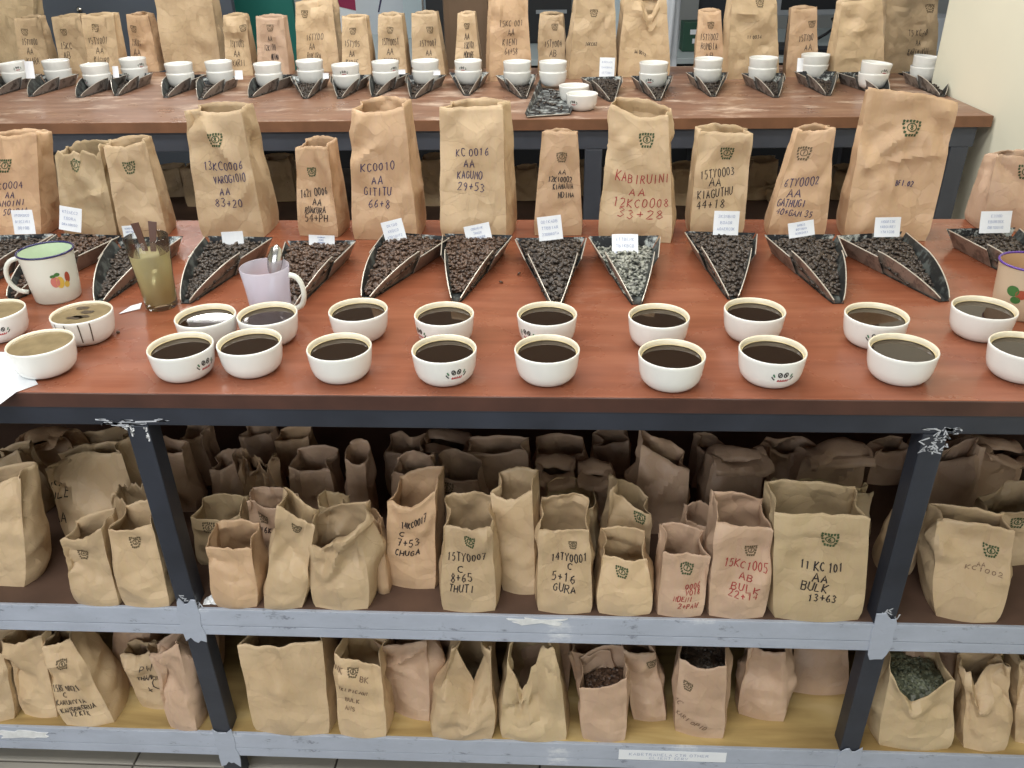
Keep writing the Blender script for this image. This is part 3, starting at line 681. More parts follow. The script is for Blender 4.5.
bag('bag with red writing 15KC1005 AB BULK on the middle shelf', SM, (706, 618, 767, 620), (715, 522, 776, 532), db=.09, dt=.08, zb=.028, dip=.0, cr=.007, bul=.03,
    lines=[('15KC1005', 746, 565, 46, -3, 8), ('AB', 746, 577, 15, 0, 7), ('BULK', 745, 588, 28, 0, 7), ('22+14', 743, 596, 30, 0, 6)], stamp=(751, 550, 14, '7'), stampmat='stamp_dim', ink='ink_red', mat='kraft_pink', pen=.0016, **kw)
bag('large square bag marked 11 KC 101 AA BULK beside the right table leg', SM, (770, 621, 865, 623), (773, 512, 874, 519), db=.11, dt=.08, zb=.018, dip=.0, cr=.007, bul=.02, nf=20,
    lines=[('11 KC 101', 822, 567, 42, 0, 8), ('AA', 820, 578, 15, 0, 8), ('BULK', 814, 587, 26, -6, 8), ('13+63', 822, 598, 28, 0, 7)], stamp=(830, 540, 19, '6'), mat='kraft_olive', pen=.002, **kw)
bag('wide bag with dented side and faint writing, right of the right table leg', SM, (934, 618, 1000, 625), (934, 522, 1018, 532), db=.10, dt=.05, zb=.012, dip=-.003, cr=.010, bul=.10,
    lines=[('AA', 981, 564, 8, 0, 4), ('KC1002', 984, 570, 36, -3, 4)], stamp=(991, 551, 15, '6'), ink='ink_grey', pen=.0012, **kw)
bag('brown bag at the right end of the middle shelf, behind the dented wide bag', SM, None, (990, 515, 1052, 500), Y=1.13, db=.08, dt=.05, zb=.01, cr=.012, stamp=(1018, 522, 14, '6'), **kw)
# second row
bag('large crumpled bag lettered BULE AA behind the bulky left bag, middle shelf', SM, None, (42, 470, 122, 452), Y=1.13, db=.10, dt=.05, zb=.02, cr=.016, bul=.06, dip=-.01,
    lines=[('15KC Y', 52, 486, 24, 0, 6), ('BULE', 54, 496, 26, 0, 7), ('AA', 58, 518, 12, 0, 8)], ink='ink_black', pen=.0019, **kw)
bag('half hidden bag with ragged rim behind the stamped bag, left of left leg', SM, None, (108, 498, 152, 508), Y=1.09, db=.05, dt=.045, zb=.012, cr=.010, jag=.008, **kw)
bag('olive brown open bag behind the small bag right of left leg', SM, None, (186, 519, 243, 516), Y=1.09, db=.07, dt=.06, zb=.025, cr=.008, rnd_=.6, mat='kraft_olive', stamp=(209, 528, 14, '6'), stampmat='stamp_dim', **kw)
bag('shadowed stamped bag between the olive bag and the leaning bag', SM, None, (243, 502, 296, 508), Y=1.10, db=.06, dt=.04, zb=.022, cr=.007, rnd_=.5, mat='kraft_pink', stamp=(264, 518, 13, '7'), stampmat='stamp_dim', lines=[('16KI', 268, 530, 16, 0, 5)], **kw)
bag('narrow open bag with dark mouth behind the pinched wide bag', SM, None, (318, 505, 346, 512), Y=1.10, db=.055, dt=.045, zb=.02, cr=.009, mat='kraft_olive', **kw)
bag('thin bag wedged edge-on left of the CHUGA bag', SM, None, (367, 514, 381, 524), Y=1.03, db=.06, dt=.02, zb=.0, cr=.004, mat='kraft_warm', **kw)
bag('open bag with rumpled rim directly behind the CHUGA bag', SM, None, (386, 476, 436, 472), Y=1.16, db=.075, dt=.065, zb=.02, cr=.010, rnd_=.6, mat='kraft_pink', **kw)
bag('round mouthed stamped bag behind the THUTI bag', SM, None, (432, 474, 482, 482), Y=1.17, db=.075, dt=.07, zb=.016, cr=.008, rnd_=.8, mat='kraft_pink', stamp=(447, 488, 14, '8'), stampmat='stamp_dim', **kw)
bag('wide mouthed bag directly behind the GURA bag', SM, None, (540, 508, 598, 510), Y=1.12, db=.085, dt=.08, zb=.012, cr=.006, rnd_=.8, mat='kraft_olive', **kw)
bag('leaning bag with green stamp at the rim behind the short stout bag', SM, None, (608, 490, 652, 515), Y=1.09, db=.06, dt=.045, zb=.02, cr=.007, stamp=(640, 518, 13, '6'), **kw)
bag('small dark mouthed bag behind the red NDENI bag', SM, None, (684, 521, 718, 526), Y=1.09, db=.055, dt=.05, zb=.022, cr=.007, rnd_=.8, mat='kraft_pink', **kw)
bag('collapsed dark bag folded flat behind the 11 KC 101 bag', SM, None, (772, 492, 876, 494), Y=1.14, db=.06, dt=.03, zb=.012, cr=.012, jag=.006, mat='kraft_olive', **kw)
bag('brown bag with slanting side half hidden by the right table leg', SM, None, (896, 520, 930, 512), Y=1.10, db=.06, dt=.03, zb=.008, cr=.008, mat='kraft_tan', **kw)
# third and fourth rows
kr = dict(group=GM, nf=12, ns=6, nv=16)
bag('crumpled bag with torn top at far left behind the bulky bag', SM, None, (-14, 462, 20, 452), Y=1.22, db=.07, dt=.04, zb=.01, cr=.016, stamp=(6, 486, 14, '6'), stampmat='stamp_dim', **kr)
bag('folded brown bag under the tabletop above the BULE bag', SM, None, (18, 420, 62, 416), Y=1.32, db=.08, dt=.03, cr=.014, fold=.05, mat='kraft_warm', **kr)
bag('shadowed bag behind the BULE bag next to the left leg', SM, None, (66, 448, 124, 442), Y=1.32, db=.08, dt=.05, cr=.014, **kr)
bag('bag peeping out between the left leg and the tall narrow bags', SM, None, (150, 448, 182, 452), Y=1.24, db=.06, dt=.04, cr=.012, mat='kraft_pink', **kr)
bag('bag with pale rim behind left leg, under the tabletop', SM, None, (176, 440, 204, 436), Y=1.32, db=.06, dt=.05, cr=.010, mat='kraft_pink', **kr)
bag('upright dark bag in the shadow right of the left leg', SM, None, (208, 470, 236, 462), Y=1.24, db=.06, dt=.05, cr=.010, mat='kraft_pink', **kr)
bag('bag with square top deep in shadow under the tabletop, right of left leg', SM, None, (238, 436, 272, 434), Y=1.38, db=.06, dt=.04, cr=.010, mat='kraft_pink', **kr)
bag('crumpled bag with scrunched top in the third row behind the olive bag', SM, None, (232, 470, 272, 466), Y=1.23, db=.07, dt=.04, cr=.020, pinch=.15, jag=.012, mat='kraft_warm', **kr)
bag('reddish bag rim under the tabletop behind the scrunched bag', SM, None, (274, 440, 308, 436), Y=1.36, db=.06, dt=.04, cr=.008, mat='kraft_warm', **kr)
bag('wide open bag with broken rim in the third row, left of tall narrow bag', SM, None, (284, 468, 332, 470), Y=1.22, db=.075, dt=.065, zb=.022, cr=.012, rnd_=.5, mat='kraft_pink', **kr)
bag('tall narrow bag with dark round mouth in the third row', SM, None, (341, 460, 366, 464), Y=1.20, db=.06, dt=.055, zb=.03, cr=.007, rnd_=.8, mat='kraft_pink', **kr)
bag('rumpled bag behind the CHUGA bags under the tabletop', SM, None, (384, 452, 424, 450), Y=1.30, db=.07, dt=.06, zb=.014, cr=.014, mat='kraft_pink', **kr)
bag('smooth folded over bag under the tabletop above the round mouthed bag', SM, None, (424, 424, 468, 430), Y=1.33, db=.09, dt=.05, cr=.008, fold=.05, mat='kraft_pink', **kr)
bag('bag with flat slotted top in the third row behind the plain pale bag', SM, None, (465, 452, 530, 452), Y=1.25, db=.08, dt=.05, zb=.012, cr=.009, mat='kraft_pink', **kr)
bag('open mouthed bag in the fourth row above the GURA bag', SM, None, (532, 456, 588, 456), Y=1.30, db=.08, dt=.07, zb=.012, cr=.009, rnd_=.6, mat='kraft_pink', **kr)
bag('low bag in the third row left of the GURA bag mouth', SM, None, (538, 448, 576, 448), Y=1.23, db=.06, dt=.05, cr=.008, fold=.05, mat='kraft_pink', **kr)
bag('rounded bag in the third row right of the GURA bag mouth', SM, None, (576, 448, 614, 450), Y=1.22, db=.06, dt=.04, cr=.010, pinch=.06, fold=.05, mat='kraft_pink', **kr)
bag('dark bag under the tabletop behind the rounded bag', SM, None, (592, 446, 630, 440), Y=1.36, db=.07, dt=.05, cr=.010, mat='kraft_pink', **kr)
bag('tall tilted bag with slit mouth above the leaning stamped bag', SM, None, (640, 444, 690, 470), Y=1.20, db=.08, dt=.055, zb=.02, cr=.012, mat='kraft_pink', **kr)
bag('shadowed bag between the tilted bag and the rolled bags', SM, None, (696, 446, 722, 452), Y=1.34, db=.06, dt=.05, cr=.010, mat='kraft_pink', **kr)
bag('bag with two soft folds behind the 15KC1005 bag', SM, None, (714, 430, 772, 426), Y=1.24, db=.09, dt=.03, cr=.016, fold=.05, pinch=.08, mat='kraft_pink', **kr)
bag('dark creased bag behind the flat folded bag', SM, None, (770, 448, 812, 452), Y=1.29, db=.08, dt=.04, cr=.016, mat='kraft_pink', **kr)
bag('bag with rolled top under the tabletop left of right leg', SM, None, (806, 430, 874, 424), Y=1.26, db=.09, dt=.03, cr=.016, fold=.05, mat='kraft_pink', **kr)
bag('bag almost lost in shadow left of the right leg', SM, None, (874, 452, 912, 448), Y=1.36, db=.08, dt=.04, cr=.012, mat='kraft_pink', **kr)
bag('broad bag lying slanted behind the dented wide bag at right', SM, None, (930, 470, 990, 448), Y=1.26, db=.10, dt=.04, cr=.014, bul=.10, mat='kraft_pink', **kr)
bag('bag with folded rim at the upper right corner of the middle shelf', SM, None, (984, 428, 1034, 434), Y=1.32, db=.09, dt=.05, cr=.014, fold=.05, mat='kraft_pink', **kr)
bag('light rimmed bag under the tabletop right of the right leg', SM, None, (926, 440, 976, 436), Y=1.42, db=.08, dt=.05, cr=.012, mat='kraft_pink', **kr)

# ------------------------------------------------------------------ bags on the bottom shelf
GL_ = 'paper bags on the bottom shelf'
kw = dict(group=GL_)
bag('bag cut off by the left edge on the bottom shelf', SB, (-40, 726, 16, 720), (-44, 662, 4, 655), db=.08, dt=.06, cr=.010, bul=.10, **kw)
bag('plain tilted bag left of the written 15RF 0021 bag on the bottom shelf', SB, (22, 716, 58, 719), (2, 640, 40, 634), db=.08, dt=.05, cr=.010, bul=.08, **kw)
bag('slumped bag marked 15RF 0021 on the bottom shelf', SB, (64, 727, 116, 724), (40, 648, 72, 640), db=.09, dt=.06, cr=.012, bul=.12, dip=.006,
    lines=[('15RF 0021', 65, 688, 32, 10, 7), ('C', 65, 695, 4, 0, 5), ('KARUNYIA', 70, 702, 32, 6, 5), ('KANGORORUA', 78, 708, 38, 10, 5), ('12 KTK', 80, 713, 20, 4, 5)], stamp=(62, 665, 12, '9'), stampmat='stamp_dim', pen=.0015, **kw)
bag('small bag with loose writing leaning left of the left leg, bottom shelf', SB, (140, 708, 172, 711), (118, 655, 150, 652), db=.06, dt=.03, cr=.008, bul=.02,
    lines=[('PW', 145, 669, 12, -20, 6), ('THAMPYO', 150, 677, 24, -14, 5), ('+C', 153, 688, 14, 20, 9)], pen=.0016, **kw)
bag('crumpled bag touching the left leg on the bottom shelf', SB, (168, 729, 198, 733), (147, 655, 179, 645), db=.06, dt=.035, cr=.012, bul=.04, mat='kraft_pink', **kw)
bag('large plain bag with creased front right of the left leg, bottom shelf', SB, (250, 734, 333, 737), (234, 646, 324, 641), db=.11, dt=.08, cr=.008, bul=.01, nf=18, **kw)
bag('bag with sloping rim and faint brown writing, bottom shelf', SB, (338, 737, 388, 739), (334, 653, 382, 669), db=.09, dt=.07, zb=.03, cr=.007, bul=.06, dip=.0,
    lines=[('WK', 339, 668, 9, 0, 5), ('BK', 364, 680, 8, 0, 5), ('TKI PICJON', 352, 691, 30, -8, 5), ('BULK', 352, 700, 15, 0, 5), ('ANS', 350, 708, 10, 0, 5)], stamp=(353, 672, 12, '8'), stampmat='stamp_dim', ink='ink_grey', pen=.0015, **kw)
bag('creased bag set back between faintly written bag and torn bags, bottom shelf', SB, (390, 712, 430, 724), (374, 640, 428, 642), db=.08, dt=.05, cr=.012, bul=.06, mat='kraft_pink', **kw)
bag('torn open bag with V-shaped hole, left of two, bottom shelf', SB, (429, 739, 495, 741), (448, 650, 494, 652), db=.10, dt=.08, cr=.012, bul=.06, tear=(.5, .085, .38), zb=.01, beans=(.26, 'beans_dark', 60), **kw)
bag('torn bag with ragged edge showing its yellow inside, bottom shelf', SB, (498, 741, 570, 743), (506, 648, 556, 650), db=.11, dt=.09, cr=.012, bul=.05, tear=(.3, .10, .42), zb=.01, jag=.008, mat='kraft_olive', **kw)
bag('open bag with coffee visible inside, centre of bottom shelf', SB, (581, 741, 627, 743), (576, 691, 630, 680), db=.08, dt=.075, zb=.022, cr=.006, bul=.05, rnd_=.5, beans=(.72, 'beans_roast', 130), mat='kraft_pink', **kw)
bag('bag behind the open coffee bag at centre of bottom shelf', SB, (582, 712, 624, 714), (566, 655, 612, 652), db=.07, dt=.05, cr=.010, mat='kraft_pink', **kw)
bag('narrow bag with side stamp set back, bottom shelf', SB, (632, 721, 668, 722), (622, 650, 656, 652), db=.06, dt=.04, cr=.009, stamp=(652, 664, 11, '6'), stampmat='stamp_dim', mat='kraft_pink', **kw)
bag('round mouthed bag with faint writing and dark coffee inside, bottom shelf', SB, (672, 733, 726, 742), (676, 660, 731, 670), db=.09, dt=.085, zb=.03, cr=.006, bul=.02, rnd_=.6, dip=.01, beans=(.82, 'beans_dark', 150), mat='kraft_pink',
    lines=[('AC', 678, 700, 8, -40, 6), ('KARI OPID', 690, 721, 34, -24, 5)], stamp=(688, 686, 11, '7'), stampmat='stamp_dim', ink='ink_grey', pen=.0014, **kw)
bag('plain bag standing back near the bottom shelf knot, right half', SB, (736, 715, 786, 724), (746, 648, 786, 652), db=.07, dt=.05, cr=.010, mat='kraft_pink', **kw)
bag('wide bag in shadow at the back of the bottom shelf left of right leg', SB, (790, 694, 850, 696), (795, 596, 848, 598), db=.08, dt=.04, cr=.010, mat='kraft_pink', **kw)
bag('torn open bag full of green beans right of the right leg', SB, (876, 748, 953, 752), (888, 672, 962, 684), db=.11, dt=.10, zb=.03, cr=.010, bul=.06, rnd_=.5, tear=(.42, .05, .45), beans=(.70, 'beans_green', 260), mat='kraft_olive', **kw)
bag('crumpled bag with split rim right of the green bean bag', SB, (962, 750, 1008, 753), (966, 672, 1014, 668), db=.09, dt=.04, cr=.013, bul=.06, tear=(.35, .04, .25), **kw)
bag('bag cut off by the right edge on the bottom shelf', SB, (1014, 744, 1050, 746), (1018, 664, 1060, 660), db=.08, dt=.05, cr=.010, **kw)
for i, (x0, x1, y, Yd) in enumerate([(-20, 40, 636, 1.26), (112, 150, 634, 1.28), (176, 214, 636, 1.30), (290, 336, 638, 1.30), (440, 486, 640, 1.30), (520, 570, 642, 1.28), (905, 960, 655, 1.24)]):
    bag(['back-row bag behind the tilted bag at left of bottom shelf', 'back-row bag behind the loosely written bag on bottom shelf', 'back-row bag hidden behind the left leg on bottom shelf', 'back-row bag behind the large creased bag on bottom shelf',
         'back-row bag glimpsed through the V-shaped hole on bottom shelf', 'back-row bag behind the ragged yellow bag on bottom shelf', 'back-row bag behind the green bean bag on bottom shelf'][i],
        SB, (x0, y+52, x1, y+53), (x0, y-44, x1, y-42), db=.07, dt=.05, cr=.010, mat='kraft_pink', group=GL_, nf=12, ns=6, nv=14)

# ------------------------------------------------------------------ bags on the back table
GB = 'paper bags standing on the back table'
def scrib(x, y, w, words, rot=0): return [(s, x+dx, y+i*9.5, w*k, rot, 5.6) for i, (s, dx, k) in enumerate(words)]
BACK = [
 ('tall olive bag at the left end of the back table', (-18, 60, 34, 60), (-26, -22, 34, -22), 'kraft_olive', None, [], .09),
 ('small bag in front of the tall olive bag, left end of back table', (22, 66, 54, 65), (12, 18, 39, 16), 'kraft_tan', (25, 32, 7), scrib(30, 42, 16, [('15TY000', 0, 1), ('AA', 0, .4), ('KIARA', 3, .8)]), .07),
 ('narrow bag leaning left, half covered by its right neighbour, on back table', (62, 66, 92, 66), (50, 17, 80, 14), 'kraft_tan', (64, 32, 7), scrib(66, 46, 12, [('15KC', 0, 1), ('AB', 1, .6)]), .07),
 ('bag leaning left with three written lines, before the slate panel', (90, 66, 121, 66), (80, 15, 114, 13), 'kraft_tan', (95, 28, 8), scrib(98, 41, 20, [('15TY001', 0, 1), ('AA', 2, .4), ('KIGURO', 4, .8)]), .07),
 ('bag with shadowed right side, left of the big wrinkled bag', (132, 70, 160, 70), (125, 14, 148, 14), 'kraft_warm', (134, 29, 7), scrib(137, 43, 14, [('15KC01', 0, 1), ('AA', 0, .5)]), .09),
 ('big wrinkled unmarked bag reaching out of the top of the picture', (165, 68, 222, 68), (150, -14, 211, -14), 'kraft_tan', None, [], .10),
 ('slim bag right of the big wrinkled bag on the back table', (226, 76, 254, 76), (222, 15, 245, 14), 'kraft_tan', (243, 28, 7), scrib(237, 44, 16, [('15TY003', 0, 1), ('AA', 0, .4), ('KARII', 2, .8)]), .07),
 ('slim pinkish bag before the teal panel on the back table', (258, 72, 290, 72), (255, 16, 284, 16), 'kraft_pink', (270, 28, 7), scrib(270, 38, 12, [('AA', 0, .4), ('12KI00', 0, 1), ('NDIMA', 5, .6)]), .07),
 ('tall bag with green stamp left of the white papers', (297, 66, 340, 66), (294, 2, 332, -6), 'kraft_tan', (305, 14, 8), scrib(314, 37, 18, [('16TY00', 0, 1), ('AA', -2, .35), ('RUKIRA', 0, .8)]), .10),
 ('slim bag before the white papers, first of three alike', (342, 74, 372, 74), (341, 16, 367, 16), 'kraft_tan', (353, 31, 7), scrib(352, 44, 16, [('15TY05', 0, 1), ('AA', 0, .35), ('KARIE', 0, .8)]), .08),
 ('slim bag before the white papers, second of three alike', (378, 70, 408, 70), (377, 14, 402, 14), 'kraft_tan', (390, 30, 7), scrib(390, 42, 18, [('15TY0051', 0, 1), ('AA', 0, .35), ('KAMWAI', 2, .9)]), .08),
 ('slim bag before the white papers, third of three alike', (412, 74, 446, 74), (411, 13, 437, 12), 'kraft_tan', (430, 30, 7), scrib(428, 43, 18, [('15TY007', 0, 1), ('AA', 1, .35), ('KAGERE', 2, .8)]), .08),
 ('narrowest bag on the back table, before the brown chair', (454, 66, 482, 66), (457, 13, 475, 12), 'kraft_tan', (467, 26, 6), scrib(467, 36, 10, [('AA', 0, .5), ('15KI02', 2, 1), ('MOKORE', 2, 1)]), .06),
 ('tall bag with four written lines right of the brown chair', (489, 82, 532, 80), (490, -6, 529, -6), 'kraft_warm', None, scrib(511, 23, 26, [('15KC 001', 0, 1), ('AA', 0, .25), ('KIENI', -1, .6), ('64+58', 0, .5)]), .10),
 ('slim bag between the tall lettered bag and two tall plain bags', (537, 74, 566, 74), (539, 13, 564, 14), 'kraft_tan', (555, 27, 7), scrib(553, 44, 18, [('15TY004', 0, 1), ('AB', 0, .4), ('GATINA', 0, .9)]), .07),
 ('tall plain bag with ragged top, left of the torn-topped bag', (568, 80, 617, 78), (576, -6, 616, -6), 'kraft_tan', (594, 13, 8), [('16KC02', 591, 44, 12, 0, 3)], .10),
 ('tall bag with torn top opening and hanging flap, right of table centre', (617, 78, 671, 76), (624, -4, 668, -6), 'kraft_tan', None, [('AA 0012', 640, 52, 12, 0, 3)], .10),
 ('slim bag before the green box file', (694, 66, 724, 66), (698, 10, 722, 10), 'kraft_warm', (711, 25, 7), scrib(709, 37, 18, [('15TY002', 0, 1), ('RUMBIA', 0, .9), ('AB', 0, .5)]), .06),
 ('tall bag left of the monitor with stamp at top', (727, 80, 780, 78), (732, -6, 778, -6), 'kraft_tan', (760, 3, 9), [('11 0034', 754, 37, 15, 0, 3)], .10),
 ('small bag below the monitor stand', (785, 74, 818, 72), (791, 8, 818, 7), 'kraft_warm', (812, 24, 7), scrib(806, 38, 14, [('15TY00', 0, 1), ('AA', 2, .5)]), .07),
 ('tall bag with glossy folded rim, second from the cream wall', (832, 82, 885, 81), (841, 2, 884, -6), 'kraft_tan', None, [], .10),
 ('tall bag nearest the cream wall on the back table', (884, 74, 936, 72), (886, -8, 941, -6), 'kraft_tan', (930, 8, 9), scrib(918, 33, 20, [('15 KC20', 0, 1), ('AA', 0, .3), ('KARIMIKUI', 0, 1.1)]), .10),
]
for i, (lb, bs, rm, mt, st, ln, d) in enumerate(BACK):
    ym = 72 if ('tall' in lb or 'big' in lb) and 'front of' not in lb else 77
    bs = (bs[0], max(bs[1], ym), bs[2], max(bs[3], ym))
    bag(lb, TB, bs, rm, db=d, dt=d*.6, zb=.012, cr=.011 if 'tall' in lb or 'big' in lb else .006, mat=mt, stamp=st, lines=ln, stampmat='stamp_dim', pen=.0017, group=GB, nf=12, ns=6, nv=18,
        tear=(.62, .07, .22) if 'torn top' in lb else None)

# ------------------------------------------------------------------ bags under the back table
GU = 'dim paper bags on the shelf under the back table'
UND = [(78, 122, 150), (150, 178, 160), (178, 206, 158), (258, 290, 150), (280, 302, 162), (420, 442, 150), (514, 538, 160), (570, 600, 156), (674, 698, 158), (752, 780, 152), (738, 772, 176), (775, 800, 180), (836, 856, 160), (30, 60, 152)]
for i, (x0, x1, y) in enumerate(sorted(UND)):
    bag('dim bag under the back table, %s from the left in the gaps between front bags' % ORD[i], 0.575, None, (x0, y+10, x1, y+8), Y=2.78+0.06*(i % 3), db=.09, dt=.06, cr=.014, mat='kraft_tan', group=GU, nf=10, ns=5, nv=12)

# ------------------------------------------------------------------ sample trays (sheet-metal scoops) with beans
TL = 0.246
def tray_geo():
    fr = np.linspace(0, 1, 15)
    hw = lambda f: 0.0095+0.041*f**0.92
    def wall(side, f0, f1, hfun, k, flare, inset=0.0):
        vs, fs = [], []
        for i in range(k+1):
            f = f0+(f1-f0)*i/k; h = hfun((f-f0)/(f1-f0)); w = hw(f)-inset
            for q in (0, .5, 1): vs.append((side*(w+flare*h*q), f*TL, 0.0012+h*q))
        for i in range(k):
            for q in range(2):
                a = i*3+q; fs.append([a, a+1, a+4, a+3] if side > 0 else [a, a+3, a+4, a+1])
        return np.array(vs), fs
    G = {}
    # pan
    vs, fs = [], []
    for f in fr:
        for q in (-1, 0, 1): vs.append((q*hw(f), f*TL, 0.0012))
    for i in range(len(fr)-1):
        for q in range(2): a = i*3+q; fs.append([a, a+1, a+4, a+3])
    G['pan'] = (np.array(vs), fs)
    for s in (-1, 1):
        G[('spout_wall', s)] = wall(s, 0.0, 0.60, lambda t: 0.006+0.034*math.sin(min(t, 1)*math.pi/2)**0.75, 12, 0.34, 0.0035)
        G[('side_wall', s)] = wall(s, 0.55, 1.0, lambda t: 0.0335+0.001*t, 5, 0.50, -0.0012)
    w = hw(1); h = 0.0345
    G['back_wall'] = (np.array([(-w, TL, .0012), (w, TL, .0012), (w+.50*h, TL+.012, h), (-w-.50*h, TL+.012, h)]), [[0, 1, 2, 3]])
    return G, hw
TG, thw = tray_geo()
def tray(label, rear, tip, z0, beans='beans_roast', nbeans=380, lo=0.0, outer='tray_outer', group=None, blabel=None, bgroup=None, level=1.0, bscale=1.0, swap=False):
    """rear / tip: pixels of the rear-rim centre and of the spout tip"""
    pt = onz(tip[0], tip[1], z0); pr = onz(rear[0], rear[1], z0+0.0345)
    d = pr-pt; d[2] = 0; L = np.linalg.norm(d); d /= L; x = np.array([d[1], -d[0], 0])
    if swap: pt = pr-d*TL; pt[2] = z0
    def W(v): v = np.asarray(v); return pt+v[:, :1]*x+v[:, 1:2]*d+v[:, 2:]*np.array([0, 0, 1.0])
    root = empty('sample_tray', pt+d*TL*0.5)
    tag(root, label, 'sample tray', group)
    for k, (v, f) in TG.items():
        nm = k if isinstance(k, str) else k[0]
        if swap and nm == 'back_wall': continue
        if swap: v = v*np.array([1, 1, .35])+np.array([0, 0, .001])
        o = link(nm, W(v), f, ['label_strip' if swap else ('tray_inner' if nm == 'pan' else outer), 'tray_inner'] if nm != 'back_wall' else ['label_strip', 'tray_inner'], root)
        md = o.modifiers.new('sheet', 'SOLIDIFY'); md.thickness = 0.0011; md.offset = 0
        if nm in ('spout_wall', 'side_wall'):
            # inner face in black paint, outer face bare: second skin offset inwards
            md.material_offset = 0; s = k[1]
            v2 = v.copy(); v2[:, 0] -= s*0.0011
            link('inner_lining', W(v2), f, 'tray_inner', o)
            top = [tuple(v[i]) for i in range(2, len(v), 3)]
            tv, tf = tube(top, 0.0011, 5); link('rolled_edge', W(tv), tf, 'tray_rim', o)
    if nbeans:
        R = random.Random(int(tip[0]*13+tip[1]))
        top = lambda f: 0.004+level*0.033*min(1, max(0, (f-lo))/max(1-lo, .1)*1.5)**0.75
        parts = []; vs, fs = [], []; K = 10
        for i in range(K+1):
            f = lo+0.03+(0.985-lo-0.03)*i/K; zz = top(f)-0.002; w = thw(f)-0.001+0.34*max(zz-.003, 0)
            for q in (-1, -.5, 0, .5, 1): vs.append((q*w, f*TL, zz-0.004*abs(q)))
        for i in range(K):
            for q in range(4): a = i*5+q; fs.append([a, a+1, a+6, a+5])
        parts.append((W(vs), fs)); cnt = 0
        while cnt < nbeans:
            f = lo+0.03+R.random()*(0.96-lo)
            w = thw(f)-0.003+0.34*top(f); a = R.uniform(-.0505, .0505)*1.2
            if abs(a) > w: continue
            zz = top(f)+0.004*noise.noise(Vector((a*60, f*20, tip[0])))-0.004*abs(a)/w
            p = W([(a, f*TL, zz)])[0]
            parts.append(bean_mesh(p, R, bscale)); cnt += 1
        v, f = join(parts)
        bo = link('coffee_beans', v, f, beans, None, smooth=True)
        tag(bo, blabel or ('coffee beans in the '+label), 'coffee beans', bgroup, 'stuff')
    return root, pt, d, x

def slip(label, cx, cyy, w, h, rot, Y=None, z=None, lines=3, group=None, tilt=0.25):
    """small printed paper slip; centre pixel, size in pixels"""
    c = ony(cx, cyy, Y) if Y is not None else onz(cx, cyy, z)
    m_ = mpp(c); W_, H_ = w*m_, h*m_/0.93
    a = math.radians(rot); xr = np.array([math.cos(a), 0, math.sin(a)])
    n = np.array([0, -math.cos(tilt), math.sin(tilt)]); up = np.cross(n, xr)*-1; up = np.cross(xr, -n) if False else np.cross(n, xr)
    if up[2] < 0: up = -up
    vs, fs = [], []; k = 5
    def S(u, v): return c+xr*u+up*v+n*(0.004*math.cos(u/W_*2.2)+0.003*(v/H_)**2)
    for i in range(k+1):
        for j in range(k+1): vs.append(S((i/k-.5)*W_, (j/k-.5)*H_))
    for i in range(k):
        for j in range(k): q = i*(k+1)+j; fs.append([q, q+k+1, q+k+2, q+1])
    o = link('paper_label', vs, fs, 'paper_white'); md = o.modifiers.new('paper', 'SOLIDIFY'); md.thickness = 0.0006; md.offset = -1
    tag(o, label, 'label', group)
    R = random.Random(int(cx)); st = []
    for i in range(lines):
        y = (0.28-0.26*i)*H_; t, tw = text_strokes(''.join(R.choice('ABCDEKNORT012') for _ in range(R.choice((5, 7, 8)))), None, 0, 0)
        sc = min(W_*.7/tw, H_*0.12); st += [[((a_-tw/2)*sc, y+(b_-.5)*sc) for a_, b_ in pl] for pl in t]
    v, f = ribbon(st, lambda a_, b_: (S(a_, b_), n), 0.0007, 0.0006)
    if v: link('printed_text', v, f, 'paper_print', o)
    return o

GTR = 'bean trays on the cupping table'
GBN = 'roasted beans in the trays on the cupping table'
FT = [ # label, rear px, tip px, beans material, count, lo, level
 ('leftmost sample tray, mostly outside the picture', (18, 237), (-42, 300), 'beans_dark', 330, .0, .8),
 ('sample tray behind the white enamel mug', (88, 236), (12, 300), 'beans_roast', 360, .0, 1.0),
 ('sample tray between the enamel mug and the glass', (148, 238), (100, 304), 'beans_dark', 330, .06, .55),
 ('sample tray in front of the VAROGIOIO bag', (236, 240), (186, 304), 'beans_dark', 380, .04, .8),
 ('sample tray behind the plastic jug', (320, 243), (290, 310), 'beans_roast', 380, .0, 1.0),
 ('sample tray in front of the GITITU bag', (405, 246), (366, 300), 'beans_roast', 400, .02, .95),
 ('sample tray in front of the KAGUMO bag', (474, 243), (456, 302), 'beans_roast', 420, .10, 1.0),
 ('sample tray in front of the slim 12KI0002 bag', (551, 242), (556, 307), 'beans_dark', 430, .0, 1.0),
 ('grey sample tray with pale chaff in front of the red KABIRUINI bag', (626, 243), (637, 305), 'beans_chaff', 300, .10, .5),
 ('sample tray in front of the KIAGUTHU bag', (723, 241), (733, 300), 'beans_dark', 430, .0, 1.0),
 ('sample tray in front of the GATHUGI bag', (806, 242), (838, 304), 'beans_dark', 400, .10, .85),
 ('sample tray turned right in front of the tallest bag', (880, 240), (944, 302), 'beans_dark', 330, .22, .75),
 ('sample tray at the right edge behind the purple-rimmed mug', (995, 237), (1052, 296), 'beans_dark', 300, .1, .7),
]
REARY = []
for lb, rp, tp, bm_, n_, lo, lv in FT:
    _, pt__, d__, x__ = tray(lb, rp, tp, T, bm_, n_, lo, group=GTR, blabel='heap of beans in the '+lb, bgroup=GBN, level=lv)
    REARY.append(float((pt__+d__*TL)[1]))
